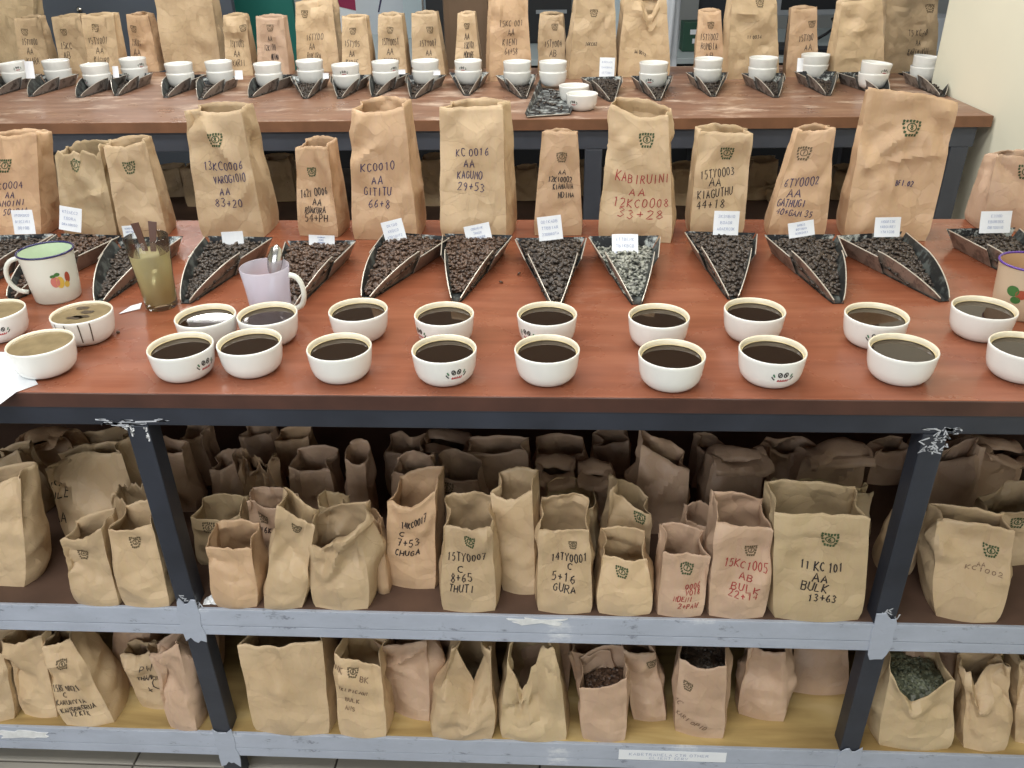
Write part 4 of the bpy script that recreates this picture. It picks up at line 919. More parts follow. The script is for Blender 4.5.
SL = [('paper label standing in the leftmost tray', 24, 222, 22, 22, 1, 1.70), ('tilted paper label in the tray behind the enamel mug', 71, 219, 22, 22, -10, 1.68), ('paper label behind the water glass', 131, 232, 16, 12, 4, 1.66),
      ('small blank paper label in the tray before the VAROGIOIO bag', 233, 238, 22, 12, 3, 1.615), ('paper label strip in the tray behind the plastic jug', 322, 240, 26, 9, -2, 1.63), ('tilted paper label in the tray before the GITITU bag', 394, 231, 22, 20, 14, 1.63),
      ('tilted paper label in the tray before the KAGUMO bag', 478, 233, 26, 16, 12, 1.63), ('large tilted white label in the tray before the slim 12KI0002 bag', 550, 228, 24, 22, 7, 1.635), ('paper label lying on the chaff in the grey tray', 625, 247, 26, 24, 0, 1.59),
      ('upright white label in the tray before the KIAGUTHU bag', 726, 223, 25, 22, -1, 1.635), ('tilted paper label in the tray before the GATHUGI bag', 801, 229, 25, 14, 10, 1.635), ('upright paper label before the tallest bag', 887, 227, 25, 18, 1, 1.63), ('paper label at the right edge before the last bag', 995, 222, 30, 20, 1, 1.66)]
for (lb, x, y, w, h, r, Yd), ry in zip(SL, REARY): slip(lb, x, y, w, h, r, Y=ry-.012 if 'lying' not in lb else ry-.03, group='paper labels on the cupping table', lines=0 if 'blank' in lb else 3, tilt=0.7 if 'lying' in lb else 0.25)

# ------------------------------------------------------------------ bowls
BR, BH = 0.0465, 0.0462
PROF = [(0.0, 0.002), (0.026, 0.002), (0.0275, 0.0), (0.0300, 0.0), (0.0362, 0.0035), (0.0412, 0.010), (0.0438, 0.019), (0.0452, 0.030), (0.0463, 0.0405), (0.0466, 0.0445), (0.0456, 0.0462), (0.0440, 0.0448), (0.0434, 0.0405), (0.0422, 0.030), (0.0404, 0.019), (0.0370, 0.011), (0.028, 0.0065), (0.0, 0.0058)]
BOWL = {}
def bowl_mesh(cream_band):
    if cream_band in BOWL: return BOWL[cream_band]
    v, f = lathe_mesh(PROF, 36)
    me = bpy.data.meshes.new('bowl'); me.from_pydata(v.tolist(), [], f); me.materials.append(MATS['ceramic']); me.materials.append(MATS['ceramic_cream'])
    mi = [1 if (cream_band and 10 <= i//36 <= 12 and i < 36*17) else 0 for i in range(len(f))]  # inner wall below the rim tinted cream
    me.polygons.foreach_set('material_index', mi); me.polygons.foreach_set('use_smooth', [True]*len(f)); me.update()
    BOWL[cream_band] = me; return me
_outer = [p for p in PROF[3:10]]
def logo(parent, org, az, s=1.0):
    rz = lambda z_: np.interp(z_, [p[1] for p in _outer], [p[0] for p in _outer])
    def surf(a, b_):
        z_ = 0.024+b_; r = rz(z_); t = -math.pi/2+az+a/0.045
        n = np.array([math.cos(t), math.sin(t), -0.15]); return np.array([r*math.cos(t), r*math.sin(t), z_])+np.array(org), n
    el = lambda cx, cy_, rx, ry, t0=0: [(cx+rx*math.cos(t)*math.cos(t0)-ry*math.sin(t)*math.sin(t0), cy_+rx*math.cos(t)*math.sin(t0)+ry*math.sin(t)*math.cos(t0)) for t in np.linspace(0, 2*math.pi, 11)]
    k = [el(-.0035*s, .004*s, .0022*s, .0032*s, .3), el(.0035*s, .004*s, .0022*s, .0032*s, -.3), [(-.0045*s, .002*s), (-.0025*s, .006*s)], [(.0045*s, .002*s), (.0025*s, .006*s)]]
    arc = [[(.0125*s*math.cos(t)*1.05, .003*s+.0085*s*math.sin(t)) for t in np.linspace(a0, a1, 5)] for a0, a1 in ((3.3, 3.9), (5.5, 6.1))]
    v, f = ribbon(k+arc, surf, 0.0014*s, 0.0004); link('logo', v, f, 'logo_black', parent)
    rd = [[(-.006*s+i*.003*s, -.0042*s), (-.0045*s+i*.003*s, -.0024*s)] for i in range(5)]+[[(-.0065*s, -.0046*s), (.0065*s, -.0046*s)]]
    v, f = ribbon(rd, surf, 0.0013*s, 0.0004); link('logo_lettering', v, f, 'logo_red', parent)
    gr = [[(.0095*s, .001*s), (.0115*s, .005*s)], [(-.0095*s, .001*s), (-.0115*s, .005*s)]]
    v, f = ribbon(gr, surf, 0.0018*s, 0.0004); link('logo_leaf', v, f, 'logo_green', parent)
def bowl(label, loc, coffee=None, logo_az=None, group=None, tilt=(0, 0), lg=1.0):
    o = bpy.data.objects.new('cupping_bowl', bowl_mesh(coffee is not None)); C.objects.link(o); o.location = loc; o['_o'] = [float(x) for x in loc]
    tag(o, label, 'bowl', group)
    loc = np.array(loc, float)
    if coffee:
        lv = 0.0375 if coffee == 'coffee' else 0.0425
        r = np.interp(lv, [.030, .0405, .0448], [.0422, .0434, .0440])-0.0002
        v, f = lathe_mesh([(0, lv), (r*.5, lv), (r*.93, lv), (r, lv)], 36)
        link('coffee', v+loc, f, coffee, o, smooth=True)
        if coffee == 'coffee':
            v, f = lathe_mesh([(r-.0016, lv+.0009), (r+.0001, lv+0.0013)], 36); f.pop(-1) if len(f[-1]) > 4 else None
            link('crema_ring', v+loc, f, 'crust', o)
    if logo_az is not None: logo(o, loc, math.radians(logo_az), lg)
    if tilt != (0, 0): o.rotation_euler = (tilt[0], tilt[1], 0)
    return o
GBW = 'filled cupping bowls on the front table'
names_f = ['bowl of black coffee left of the front row, below the pale bowls', None]
FR = [(180, 345, 66), (249, 341, None), (339, 346, None), (444, 348, 28), (547, 348, None), (672, 353, None), (773, 349, 8), (904, 347, None), (1026, 345, None)]
BK = [(205, 315, None), (267, 313, None), (358, 309, None), (444, 313, -52), (547, 313, -42), (659, 315, None), (755, 309, None), (877, 314, -14), (985, 307, None)]
AHEAD = ['VAROGIOIO bag', 'plastic jug', 'GITITU bag', 'KAGUMO bag', 'slim 12KI0002 bag', 'red KABIRUINI bag', 'KIAGUTHU bag', 'GATHUGI bag', 'purple-rimmed mug']
for row, L in (('front', FR), ('rear', BK)):
    for i, (x, y, az) in enumerate(L):
        p = onz(x, y, T+BH); p[2] = T
        lb = 'white bowl of black coffee, %s from left in %s row' % (ORD[i], row)
        if az is not None: lb += ', logo showing'
        bowl(lb, p, 'coffee', az, GBW, lg=1.15)
for lb, x, y, az in (('white bowl of pale milky coffee standing on white paper at left', 40, 343, None), ('coffee-splashed bowl with pale crust below the enamel mug', 81, 312, None), ('pale coffee bowl with logo cut off by the left edge', -7, 310, 38)):
    p = onz(x, y, T+BH); p[2] = T+(0.0018 if x == 40 else 0)
    o = bowl(lb, p, 'coffee_milky', az, 'bowls of pale coffee')
    R = random.Random(int(x)+50)
    if x == 81:
        for k in range(4):
            a, r = R.uniform(0, 6.28), R.uniform(.008, .03); cx, cy_ = p[0]+r*math.cos(a), p[1]+r*math.sin(a)
            n_ = 14; vs = [(cx+(.009+R.uniform(-.002, .002))*math.cos(t)*1.3, cy_+(.006+R.uniform(-.002, .002))*math.sin(t), p[2]+.0432) for t in np.linspace(0, 2*math.pi, n_, endpoint=False)]
            link('dark_bubble', vs, [list(range(n_))], 'foam_dark', o)
        # drips down the outside
        for az in (-.5, -.1, .35, .7):
            pl = [[(0, 0.0225), (0.0004, 0.010), (0, -0.004+R.uniform(-.008, .004))]]
            rz = lambda z_: np.interp(z_, [q[1] for q in _outer], [q[0] for q in _outer])
            def surf(a, b_, az=az):
                z_ = min(0.0225+b_, .0435); r = rz(z_); t = -math.pi/2+az+a/.045; n = np.array([math.cos(t), math.sin(t), 0]); return np.array([r*math.cos(t), r*math.sin(t), z_])+p, n
            v, f = ribbon(pl, surf, 0.0016, 0.0004); link('coffee_drip', v, f, 'foam_dark', o)

# ------------------------------------------------------------------ mugs, glass, jug, spoons
def place(vf, loc): return vf[0]+np.asarray(loc), vf[1]
def band(name, prof, mat, loc, parent, n=44, smooth=True):
    v, f = lathe_mesh(prof, n); f = [q for q in f if len(q) <= 4]; return link(name, v+np.asarray(loc), f, mat, parent, smooth=smooth)
def mug(label, loc, R_, H_, body, inside, rimm, hang, decor):
    root = empty('enamel_mug', loc); tag(root, label, 'mug', None)
    v, f = lathe_mesh([(0, 0.001), (R_*.80, 0.0), (R_*.84, .003), (R_*.90, H_*.35), (R_*.96, H_*.8), (R_, H_-.001)], 44); link('body', v+loc, f, body, root, smooth=True)
    v, f = lathe_mesh([(0, 0.003), (R_*.82, 0.004), (R_*.88, H_*.35), (R_*.94, H_*.8), (R_-.0012, H_-.001)], 44); link('inside', v+loc, f, inside, root, smooth=True)
    ring = [(R_*math.cos(t)*.995+loc[0], R_*math.sin(t)*.995+loc[1], loc[2]+H_) for t in np.linspace(0, 2*math.pi, 45)]
    v, f = tube(ring, 0.0019, 8, False); link('rim', v, f, rimm, root, smooth=True)
    ca, sa = math.cos(hang), math.sin(hang)
    hp = []
    for t in np.linspace(-1.5, 1.5, 13):
        r = R_*.93+0.030*math.cos(t)**.8 if math.cos(t) > 0 else R_*.93; z_ = loc[2]+H_*.53+math.sin(t)*H_*.36
        hp.append((loc[0]+ca*r, loc[1]+sa*r, z_))
    v, f = tube(hp, 0.0042, 8); link('handle', v, f, body, root, smooth=True)
    rz = lambda z_: np.interp(z_, [0, H_*.35, H_*.8, H_], [R_*.84, R_*.90, R_*.96, R_])
    for nm, az, zc, rx, ry, mt in decor:
        vs = []
        for k in range(14):
            t = 2*math.pi*k/14; zz = zc+ry*math.sin(t); a = az+rx*math.cos(t)/R_-math.pi/2; r = rz(zz)+.0005; vs.append((loc[0]+r*math.cos(a), loc[1]+r*math.sin(a), loc[2]+zz))
        link(nm, vs, [list(range(14))], mt, root)
    return root
pm = onz(59, 297, T)
mug('white enamel mug with dark blue rim and fruit decal', pm, 0.0455, 0.088, 'enamel', 'enamel_in', 'enamel_blue', math.radians(196),
    [('fruit_decal', .62, .042, .008, .010, 'fruit_pink'), ('fruit_decal', .80, .040, .007, .011, 'fruit_yellow'), ('fruit_decal', 1.12, .046, .005, .010, 'flower_rust'), ('leaf_decal', .74, .055, .005, .0035, 'leaf_green'), ('leaf_decal', .58, .053, .005, .003, 'leaf_green'), ('fruit_decal', 1.05, .034, .005, .006, 'fruit_yellow')])
pm2 = onz(1032, 262, T+.088); pm2[2] = T
mug('tan enamel mug with purple rim and flower decals at the right edge', pm2, 0.046, 0.088, 'enamel_tan', 'tan_in', 'enamel_purple', math.radians(20),
    [('flower_decal', -.55, .046, .009, .008, 'flower_rust'), ('leaf_decal', -.85, .050, .010, .009, 'leaf_green'), ('flower_decal', -.1, .036, .009, .009, 'flower_rust'), ('leaf_decal', .12, .028, .010, .008, 'leaf_green'), ('leaf_decal', -.7, .036, .008, .006, 'leaf_green')])

pg = onz(162, 306, T); GH = 0.126
gl = empty('water_glass', pg); tag(gl, 'faceted drinking glass of tea-coloured water holding two spoons', 'glass')
v, f = lathe_mesh([(0, 0.0005), (.0255, 0.0), (.0270, .002), (.0295, GH*.4), (.0360, GH-.001), (.0354, GH), (.0347, GH-.001), (.0282, GH*.4), (.0258, .012), (0, .010)], 40)
v = v.copy()
for i in range(len(v)):     # flat facets on the lower half
    if i < 40*4: a = math.atan2(v[i][1], v[i][0]); v[i][:2] *= 1-0.035*max(0, 1-v[i][2]/(GH*.5))*abs(math.cos(a*5))
link('tumbler', v+pg, f, 'glass', gl, smooth=True)
v, f = lathe_mesh([(0, .0095), (.0260, .0115), (.0283, GH*.4), (.0325, GH*.78), (0, GH*.78)], 40); link('water', v+pg, f, 'tea', gl, smooth=True)
def spoon(label, foot, top, mat_h, bowl_top=False, tip=None):
    foot, top = np.array(foot), np.array(top); d = top-foot; L = np.linalg.norm(d); d /= L
    x = np.cross(d, [0, 1, 0]); x /= np.linalg.norm(x); n = np.cross(x, d)
    root = empty('tasting_spoon', foot); tag(root, label, 'spoon', 'tasting spoons')
    b0 = foot if not bowl_top else top; s = 1 if not bowl_top else -1
    vs, fs = [], []; K, Q = 8, 6
    for i in range(K+1):
        a = i/K; w = 0.0125*math.sqrt(max(0, 1-(2*a-1)**2))*(1.0 if a < .5 else 1.0)+.0005
        for j in range(Q+1):
            q = 2*j/Q-1; dep = -0.007*(1-q*q)*math.sin(math.pi*a); vs.append(b0+s*d*a*0.056+x*q*w+n*dep)
    for i in range(K):
        for j in range(Q): q = i*(Q+1)+j; fs.append([q, q+1, q+Q+2, q+Q+1])
    o = link('spoon_bowl', vs, fs, 'steel', root, smooth=True); md = o.modifiers.new('t', 'SOLIDIFY'); md.thickness = .0012
    h0 = b0+s*d*0.055; h1 = (top if not bowl_top else foot)
    vs, fs = [], []
    for i in range(7):
        a = i/6; p = h0+(h1-h0)*a; w = 0.0028+0.0042*a; 
        for sx, sn in ((-1, -1), (1, -1), (1, 1), (-1, 1)): vs.append(p+x*sx*w+n*sn*0.0011)
    for i in range(6):
        for j in range(4): fs.append([i*4+j, i*4+(j+1) % 4, i*4+4+(j+1) % 4, i*4+4+j])
    fs += [[3, 2, 1, 0], [24, 25, 26, 27]]
    link('handle', vs, fs, mat_h, root)
    return root
spoon('spoon with dark handle standing left in the water glass', pg+np.array([.006, .004, .013]), pg+np.array([-.018, .010, GH+.020]), 'wood_handle')
spoon('spoon with dark handle standing right in the water glass', pg+np.array([-.006, -.006, .013]), pg+np.array([.012, .012, GH+.022]), 'wood_handle')
JH = 0.085
pj = onz(264, 266, T+JH); pj[2] = T
jg = empty('measuring_jug', pj); tag(jg, 'translucent lilac plastic measuring jug with a spoon in it', 'jug')
v, f = lathe_mesh([(0, .001), (.031, 0), (.033, .003), (.0365, JH*.6), (.0405, JH-.001), (.0395, JH), (.0388, JH-.001), (.035, JH*.6), (.0315, .004), (0, .0035)], 44); link('body', v+pj, f, 'plastic_clear', jg, smooth=True)
for k in range(4):
    rr = .0352+k*.0012; ring = [(rr*math.cos(t)+pj[0], rr*math.sin(t)+pj[1], T+JH*(.62+.1*k)) for t in np.linspace(0, 2*math.pi, 41)]
    v, f = tube(ring, .0005, 5, False); link('level_ring', v, f, 'plastic_clear', jg)
hp = []
for t in np.linspace(-1.45, 1.45, 13): hp.append((pj[0]+.036+.028*math.cos(t)**.6, pj[1]-.012, T+JH*.52+math.sin(t)*JH*.36))
v, f = tube(hp, .0046, 8); link('handle', v, f, 'enamel', jg, smooth=True)
spoon('steel soup spoon standing bowl-up in the plastic jug', pj+np.array([-.004, .0, .006]), pj+np.array([.020, .022, JH+.030]), 'steel', True)

# papers, crumbs
pp = [onz(x, y, T+.0012) for x, y in ((-60, 372), (-40, 352), (14, 352), (26, 366), (38, 384), (16, 392), (0, 404), (-30, 420))]
o = link('paper_sheet', [list(p) for p in pp]+[[p[0], p[1], p[2]-.0006] for p in pp], [list(range(8)), list(range(8, 16))[::-1]]+[[i, 8+i, 8+(i+1) % 8, (i+1) % 8] for i in range(8)], 'paper_white')
tag(o, 'white sheet of paper lying at the left table edge under a bowl', 'paper')
pp = [onz(x, y, T+.001) for x, y in ((119, 314), (131, 306), (142, 303), (140, 309))]
o = link('paper_scrap', [list(p) for p in pp]+[[p[0], p[1], p[2]+.0006] for p in pp], [[3, 2, 1, 0], [4, 5, 6, 7]]+[[i, (i+1) % 4, 4+(i+1) % 4, 4+i] for i in range(4)], 'paper_white')
tag(o, 'small white paper scrap at the foot of the water glass', 'paper')
R = random.Random(4)
for k, (x, y) in enumerate([(501, 282), (519, 274), (541, 263), (118, 332)]):
    p = onz(x, y, T+.0024); v, f = bean_mesh(p, R, .95)
    v[:, 2] += T-v[:, 2].min()+.0002
    o = link('coffee_bean', v, f, 'beans_roast', None, smooth=True)
    tag(o, ['loose bean on the table, left of three right of the KAGUMO tray', 'loose bean on the table, lower right of the KAGUMO tray', 'loose bean beside the slim-bag tray', 'loose bean near the splashed bowl'][k], 'coffee bean', 'loose beans on the table')
pt_ = onz(211, 606, SM)
vs, fs = [], []
for i in range(9):
    for j in range(9):
        u, w = i/8-.5, j/8-.5; vs.append((pt_[0]+u*.03, pt_[1]+.012+w*.02, SM+.0006+.011*max(0, .55+noise.noise(Vector((i*.9, j*.9, 2.2))))*(1-3*(u*u+w*w))))
for i in range(8):
    for j in range(8): q = i*9+j; fs.append([q, q+9, q+10, q+1])
vs = [(a, b_, max(c_, SM+.0004)) for a, b_, c_ in vs]
o = link('tissue_scrap', vs, fs, 'tissue'); tag(o, 'small crumpled white tissue on the shelf beam by the left leg', 'tissue')
# label stuck to the bottom beam
a0, a1 = ony(619, 750, YF-.003), ony(726, 759, YF-.003)
sx0, sx1, sz1, sz0 = a0[0], a1[0], SB-.010, SB-.036
o = box('beam_label', sx0, sx1, YF-.0032, YF-.0024, sz0, sz1, 'paper_white', None, 0.0003)
tag(o, 'white printed label stuck on the bottom shelf beam', 'label')
st = []
for s_, zc, wd in (('KABETRAMELA CTR OTHER', .60, .74), ('CLIENT SERV', .25, .36)):
    t, tw = text_strokes(s_, None, 0, 0); sc = (sx1-sx0)*wd/tw
    st += [[((sx0+sx1)/2-.006+(a-tw/2)*sc, sz0+(sz1-sz0)*zc+(b_-.5)*.0065) for a, b_ in pl] for pl in t]
v, f = ribbon(st, lambda a, b_: (np.array([a, YF-.0032, b_]), np.array([0, -1., 0])), .0008, .0003); link('printed_text', v, f, 'paper_print', o)

# ------------------------------------------------------------------ back table: trays with stacked bowls
GBT = 'bean trays on the back table'
STK = [(12, 62, -8, 97), (55, 60, 31, 97), (94, 64, 79, 98), (132, 58, 117, 96), (178, 63, 166, 98), (218, 61, 201, 100), (267, 63, 251, 98), (309, 60, 306, 99), (345, 64, 340, 99), (385, 61, 374, 97), (425, 60, 413, 99),
       (468, 60, 467, 96), (517, 61, 524, 99), (553, 61, 556, 104), (654, 62, 658, 101), (709, 58, 713, 97), (764, 57, 776, 98), (816, 54, 828, 96), (876, 62, 886, 97), (928, 56, 942, 97)]
for i, (x, y, tx, ty) in enumerate(STK):
    lb = '%s from left on back table' % ORD[i]
    p = onz(x, y, TB+.008+.030+BH); 
    q = onz(tx, ty, TB); dv = p-q; dv[2] = 0; dv /= np.linalg.norm(dv); rp = pix(q+dv*TL+np.array([0, 0, .0345]))
    if i != 13: tray('metal sample tray under the stacked bowls, '+lb, rp, (tx, ty), TB, 'beans_dark', 90, .04, 'tray_far', GBT, 'beans in the bowl-topped tray, '+lb, 'beans in the trays on the back table', .25)
    p[2] = TB+.008
    R = random.Random(i); logs = {0: (None, 50), 1: (None, None), 2: (-35, None), 3: (-20, 60), 8: (None, 5), 9: (None, 50), 11: (None, -20), 17: (50, None), 7: (None, -60), 18: (None, 20), 14: (-20, None)}.get(i, (None, None))
    lo_ = bowl('lower of two stacked white bowls in the tray %s' % lb, p, None, logs[0], 'stacked bowls on the back table')
    p2 = p+np.array([0, 0, .030]); 
    up_ = bowl('upper of two stacked white bowls in the tray %s' % lb, p2, None, logs[1], 'stacked bowls on the back table', tilt=(0.0, -.10 if i == 0 else (.10 if i in (18, 19) else 0)))
tray('metal sample tray without bowls holding a white label, back table', (604, 80), (612, 102), TB, 'beans_dark', 220, .0, 'tray_far', GBT, 'dark beans in the tray with a white label, back table', 'beans in the trays on the back table', .8)
slip('white label standing in the tray without bowls on the back table', 607, 68, 15, 18, -2, Y=2.93, group='paper labels')
c4 = [onz(x, y, TB) for x, y in ((527, 118), (570, 115), (564, 92), (542, 88))]
root = empty('sample_tray', sum(c4)/4); tag(root, 'dark speckled tray turned wide end forward beside two single bowls', 'sample tray', GBT)
u_ = np.array([0, 0, 1.0]); fl_ = [c_+u_*.001 for c_ in c4]
def sheet(nm, pts, mt='label_strip'):
    o = link(nm, pts, [[0, 1, 2, 3]], mt, root); md = o.modifiers.new('sheet', 'SOLIDIFY'); md.thickness = .0012; md.offset = 1
sheet('pan', fl_); sheet('front_lip', [fl_[0]+np.array([0, -.008, .004]), fl_[1]+np.array([0, -.008, .004]), fl_[1], fl_[0]], 'tray_rim')
sheet('side_wall', [fl_[0], fl_[3], fl_[3]+u_*.028+np.array([-.008, 0, 0]), fl_[0]+u_*.012+np.array([-.006, 0, 0])]); sheet('side_wall', [fl_[2], fl_[1], fl_[1]+u_*.012+np.array([.006, 0, 0]), fl_[2]+u_*.028+np.array([.008, 0, 0])])
R = random.Random(9); parts = []
for _ in range(46):
    a, b_ = R.uniform(.1, .9), R.random()**.6*.9+.05; p = (fl_[0]*(1-a)+fl_[1]*a)*(1-b_)+(fl_[3]*(1-a)+fl_[2]*a)*b_+u_*.004; parts.append(bean_mesh(p, R, 1.0))
v, f = join(parts); o = link('coffee_beans', v, f, 'beans_dark', None, smooth=True); tag(o, 'scattered beans on the dark tray turned forward', 'coffee beans', 'beans in the trays on the back table', 'stuff')
for lb, x, y in (('single white bowl behind another on the back table', 574, 85), ('single white bowl with dark logo in front on the back table', 582, 93)):
    p = onz(x, y, TB+BH); p[2] = TB; bowl(lb, p, None, -35 if y == 93 else None, 'single bowls on the back table')
for i, (x, y, w, h) in enumerate([(30, 70, 9, 15), (176-60, 72, 6, 10), (239, 75, 8, 8), (326, 76, 6, 5), (402, 72, 7, 4), (800, 65, 6, 12), (437, 73, 7, 4)]):
    slip('small white label beside the bowls, %s from left on back table' % ORD[sorted([30, 116, 239, 326, 402, 800, 437]).index(x)], x, y, w, h, 0, Y=2.88, lines=0, group='paper labels')

# ------------------------------------------------------------------ office behind the tables
def bg(name, x0, x1, y0, y1, Y, th, mat, parent=None, bev=.004):
    a, b_ = ony(x0, y0, Y), ony(x1, y1, Y)
    return box(name, a[0], b_[0], Y, Y+th, min(a[2], b_[2]), max(a[2], b_[2]), mat, parent, bev)
a, b_ = ony(26, 30, 4.1), ony(236, 30, 4.1)
pn = empty('office_partition', ((a[0]+b_[0])/2, 4.12, 0)); tag(pn, 'slate grey office partition panel behind the left bags', 'partition')
box('panel', a[0], b_[0], 4.1, 4.14, 0.06, 1.6, 'slate', pn, .005); box('frame_rail', a[0], b_[0], 4.09, 4.15, 1.6, 1.63, 'steel_dark', pn, .004)
for xx in (a[0]+.03, b_[0]-.03): box('foot', xx-.03, xx+.03, 3.95, 4.3, 0, .06, 'steel_dark', pn, .004)
k = ony(78, 10, 4.08); v, f = lathe_mesh([(0, 0), (.012, .001), (.014, .006), (.010, .012), (0, .014)], 16); v = np.stack([v[:, 0], -v[:, 2], v[:, 1]], 1)+np.array([k[0], 4.099, k[2]]); link('knob', v, f, 'steel', pn, smooth=True)
a, b_ = ony(240, 30, 4.5), ony(296, 30, 4.5)
tb = empty('teal_screen', ((a[0]+b_[0])/2, 4.52, 0)); tag(tb, 'teal green standing board beside the slate panel', 'board')
box('board', a[0]-.1, b_[0], 4.5, 4.54, .5, 1.6, 'teal', tb, .004); box('post', a[0]-.08, a[0]-.05, 4.545, 4.575, 0, 1.5, 'steel_dark', tb); box('post', b_[0]-.05, b_[0]-.02, 4.545, 4.575, 0, 1.5, 'steel_dark', tb)
for yy in (4.40,): box('foot', a[0]-.1, b_[0], yy, yy+.3, 0, .03, 'steel_dark', tb)
DZ = 0.80
dk = empty('office_desk', (0.5, 5.1, 0)); tag(dk, 'long pale grey office desk behind the back table', 'desk')
box('desktop', -1.95, 2.6, 4.62, 5.9, DZ-.03, DZ, 'desk_pale', dk, .004); box('modesty_panel', -1.9, 2.55, 4.70, 4.72, .2, DZ-.03, 'black_plastic', dk)
for xx in (-1.9, .3, 2.5): box('leg', xx, xx+.05, 4.64, 4.69, 0, DZ-.03, 'steel_dark', dk); box('leg', xx, xx+.05, 5.8, 5.85, 0, DZ-.03, 'steel_dark', dk)
def desk_item(name, label, cat, x0, x1, y0, Y, th, mat, ztop=None, group=None):
    a, b_ = ony(x0, y0, Y), ony(x1, y0, Y); o = box(name, a[0], b_[0], Y, Y+th, DZ+.001, ztop or a[2], mat, None, .004); tag(o, label, cat, group); return o
# cabinet, papers, posters
o = desk_item('white_cabinet', 'pale blue-white tall cabinet door behind the slim bags', 'cabinet', 398, 428, -60, 5.6, .25, 'pale_blue', 1.9); 
h_ = ony(424, 10, 5.59); box('handle', h_[0]-.012, h_[0], 5.585, 5.6, h_[2]-.06, h_[2]+.06, 'steel', o)
o = desk_item('notice_board', 'white notice board with papers behind the slim bags', 'board', 326, 400, -40, 5.905, .03, 'paper_white', 1.5)
bx = ony(372, 6, 5.65); link('poster', [(bx[0]-.16, 5.900, bx[2]-.22), (bx[0]+.16, 5.900, bx[2]-.22), (bx[0]+.16, 5.900, bx[2]+.15), (bx[0]-.16, 5.900, bx[2]+.15)], [[0, 1, 2, 3]], 'cloth_white', o)
bx = ony(338, 3, 5.65); link('magenta_sheet', [(bx[0]-.06, 5.902, bx[2]-.04), (bx[0]+.07, 5.902, bx[2]-.07), (bx[0]+.07, 5.902, bx[2]+.12), (bx[0]-.06, 5.902, bx[2]+.12)], [[0, 1, 2, 3]], 'magenta', o)
bx = ony(372, 2, 5.645); link('ink_mark', [(bx[0]-.02, 5.899, bx[2]-.08), (bx[0]-.01, 5.899, bx[2]-.08), (bx[0]+.03, 5.899, bx[2]+.04), (bx[0]+.015, 5.899, bx[2]+.04)], [[0, 1, 2, 3]], 'ink_blue', o)
a = ony(288, 38, 4.9); o = link('paper_stack', *boxmesh(a[0]-.10, a[0]+.12, 4.75, 5.05, DZ+.001, DZ+.06, .003), 'paper_white'); tag(o, 'stack of white paper on the desk beside the teal board', 'paper')
# brown chair with armrest
def chair(label, x0, x1, Y, ytop, mat):
    a, b_ = ony(x0, ytop, Y), ony(x1, ytop, Y); c = (a[0]+b_[0])/2; hw = (b_[0]-a[0])/2
    root = empty('office_chair', (c, Y+.25, 0)); tag(root, label, 'chair')
    v, f = boxmesh(c-hw, c+hw, Y, Y+.08, .62, a[2], .03); link('backrest', v, f, mat, root, smooth=False)
    v, f = boxmesh(c-hw, c+hw, Y+.08, Y+.5, .44, .52, .03); link('seat', v, f, mat, root)
    v, f = tube([(c, Y+.3, .12), (c, Y+.3, .44)], .03, 12); link('column', v, f, 'black_plastic', root)
    v, f = tube([(c, Y+.04, .48), (c, Y+.04, .70)], .02, 8); link('back_support', v, f, 'black_plastic', root)
    for k in range(5):
        t = 2*math.pi*k/5+.3; v, f = tube([(c, Y+.3, .12), (c+.27*math.cos(t), Y+.3+.27*math.sin(t), .05)], .018, 6); leg = link('leg', v, f, 'black_plastic', root)
        v, f = lathe_mesh([(0, -.012), (.025, -.012), (.025, .012), (0, .012)], 12); v = np.stack([v[:, 2]+c+.27*math.cos(t), v[:, 0]+Y+.3+.27*math.sin(t), v[:, 1]+.026], 1); link('caster', v, f, 'black_plastic', leg)
chair('brown padded office chair behind the narrowest bag', 440, 488, 3.95, -30, 'chair_brown')
o = desk_item('computer_tower', 'black computer tower behind the third slim bag', 'computer', 424, 446, -20, 5.2, .4, 'black_plastic', 1.25)
o = desk_item('desktop_printer', 'black printer with slotted front behind the centre bags', 'printer', 528, 572, -30, 5.3, .35, 'black_plastic', 1.25)
p_ = ony(536, 12, 5.29); box('paper_slot', p_[0], p_[0]+.18, 5.29, 5.301, p_[2]-.01, p_[2]+.01, 'monitor_grey', o)
o = desk_item('file_folder', 'pale grey upright folder between the two tall plain bags', 'folder', 612, 632, -10, 5.0, .25, 'pale_blue', 1.2)
# hanging coat pieces
def coat(label, x0, x1, Y, mat, ztop, zbot, seed):
    a, b_ = ony(x0, 20, Y), ony(x1, 20, Y); n_ = 26; vs, fs = [], []
    for j in range(13):
        t = j/12; z_ = ztop+(zbot-ztop)*t; c = (a[0]+b_[0])/2; hw = (b_[0]-a[0])/2*(.55+.45*min(1, t*2.5)+.12*t)
        for i in range(n_):
            q = 2*math.pi*i/n_; fo = 1+.16*math.sin(q*5+seed+t*2); vs.append((c+hw*math.cos(q)*fo, Y+.08+.07*math.sin(q)*fo, z_))
    for j in range(12):
        for i in range(n_): fs.append([j*n_+i, j*n_+(i+1) % n_, (j+1)*n_+(i+1) % n_, (j+1)*n_+i])
    fs.append(list(range(n_))); fs.append([12*n_+i for i in range(n_)][::-1])
    o = link('hanging_coat', vs, fs, mat, smooth=True); tag(o, label, 'coat', 'coats on the office chair')
chair('black office chair right of the green box file', 703, 737, 4.05, -25, 'cloth_black')
coat('white coat hanging behind the torn-topped bag', 664, 680, 3.87, 'cloth_white', 1.32, .86, 2)
gb = desk_item('box_file', 'dark green box file with white label on the desk', 'box file', 684, 702, 22, 4.85, .12, 'box_green')
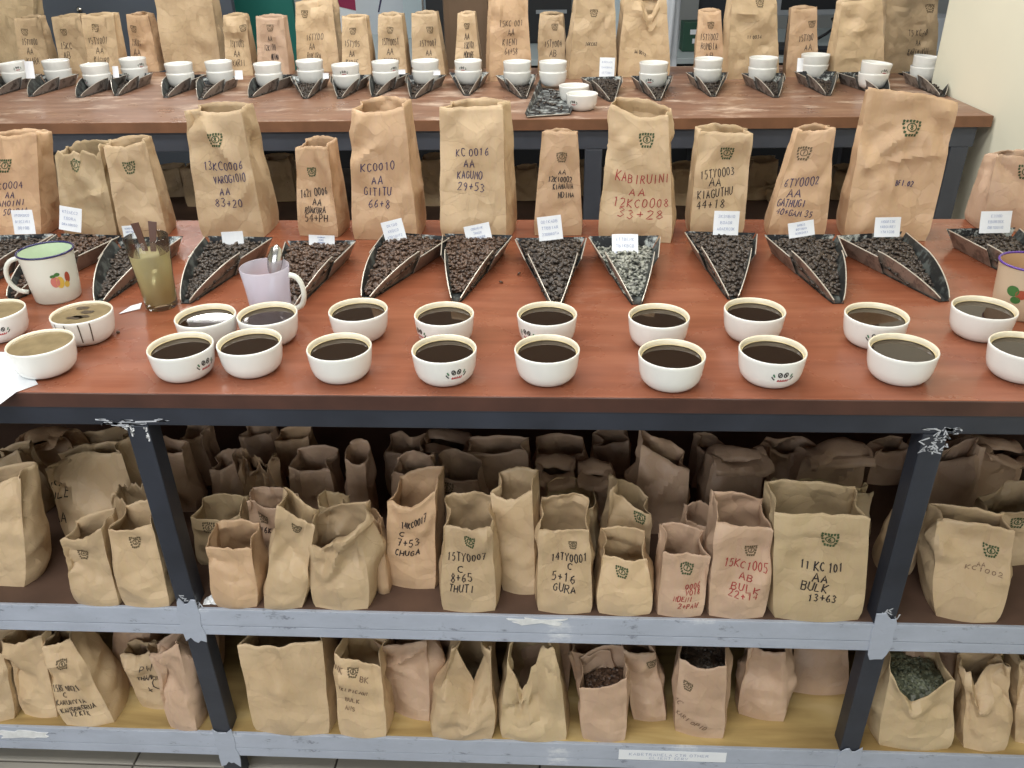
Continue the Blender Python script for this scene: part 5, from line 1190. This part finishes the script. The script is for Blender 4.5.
bb = ony(694, 32, 4.849); box('spine_label', bb[0]-.02, bb[0]+.05, 4.846, 4.851, bb[2]-.012, bb[2]+.012, 'paper_white', gb); bb = ony(696, 41, 4.849); box('spine_label', bb[0]-.02, bb[0]+.05, 4.846, 4.851, bb[2]-.012, bb[2]+.012, 'paper_white', gb)
def monitor(label, x0, x1, y1, Y, sx):
    a, b_ = ony(x0, y1, Y), ony(x1, y1, Y); c = ony(sx, 10, Y)[0]
    root = empty('computer_monitor', (c, Y, DZ)); tag(root, label, 'monitor', 'monitors on the office desk')
    box('casing', a[0], b_[0], Y, Y+.05, a[2], a[2]+.38, 'monitor_grey', root, .006)
    box('screen', a[0]+.02, b_[0]-.02, Y-.003, Y, a[2]+.03, a[2]+.36, 'black_plastic', root)
    box('stand', c-.04, c+.04, Y+.051, Y+.08, DZ+.016, a[2]+.2, 'black_plastic', root); box('stand_base', c-.12, c+.12, Y-.06, Y+.14, DZ+.001, DZ+.016, 'black_plastic', root, .004)
monitor('grey computer monitor between the tall bags right of centre', 776, 846, 16, 4.95, 800)
def keyboard(label, x, y, Y, w):
    c = ony(x, y, Y); root = empty('keyboard', (c[0], Y, DZ)); tag(root, label, 'keyboard')
    box('case', c[0]-w/2, c[0]+w/2, Y-.08, Y+.08, DZ+.001, DZ+.02, 'black_plastic', root, .004)
    for r_ in range(4): box('key_row', c[0]-w/2+.01, c[0]+w/2-.01, Y-.07+r_*.036, Y-.042+r_*.036, DZ+.02, DZ+.026, 'steel_dark', root, .002)
keyboard('black computer keyboard below the monitor', 808, 40, 4.76, .42)
cb = [ony(832, 18, 4.9), ony(836, 26, 4.88), ony(826, 34, 4.86), ony(815, 40, 4.86)]
v, f = tube([tuple(p) for p in cb], .008, 6); o = link('monitor_cable', v, f, 'black_plastic', smooth=True); tag(o, 'black cable looping down beside the monitor', 'cable')
pb = ony(944, 44, 4.9); o = link('paper_stack', *boxmesh(pb[0]-.12, pb[0]+.08, 4.75, 5.0, DZ+.001, DZ+.16, .003), 'cloth_white'); tag(o, 'pile of papers beside the cream wall behind the back table', 'paper')
for o in bpy.data.objects:
    if '_o' in o.keys(): del o['_o']
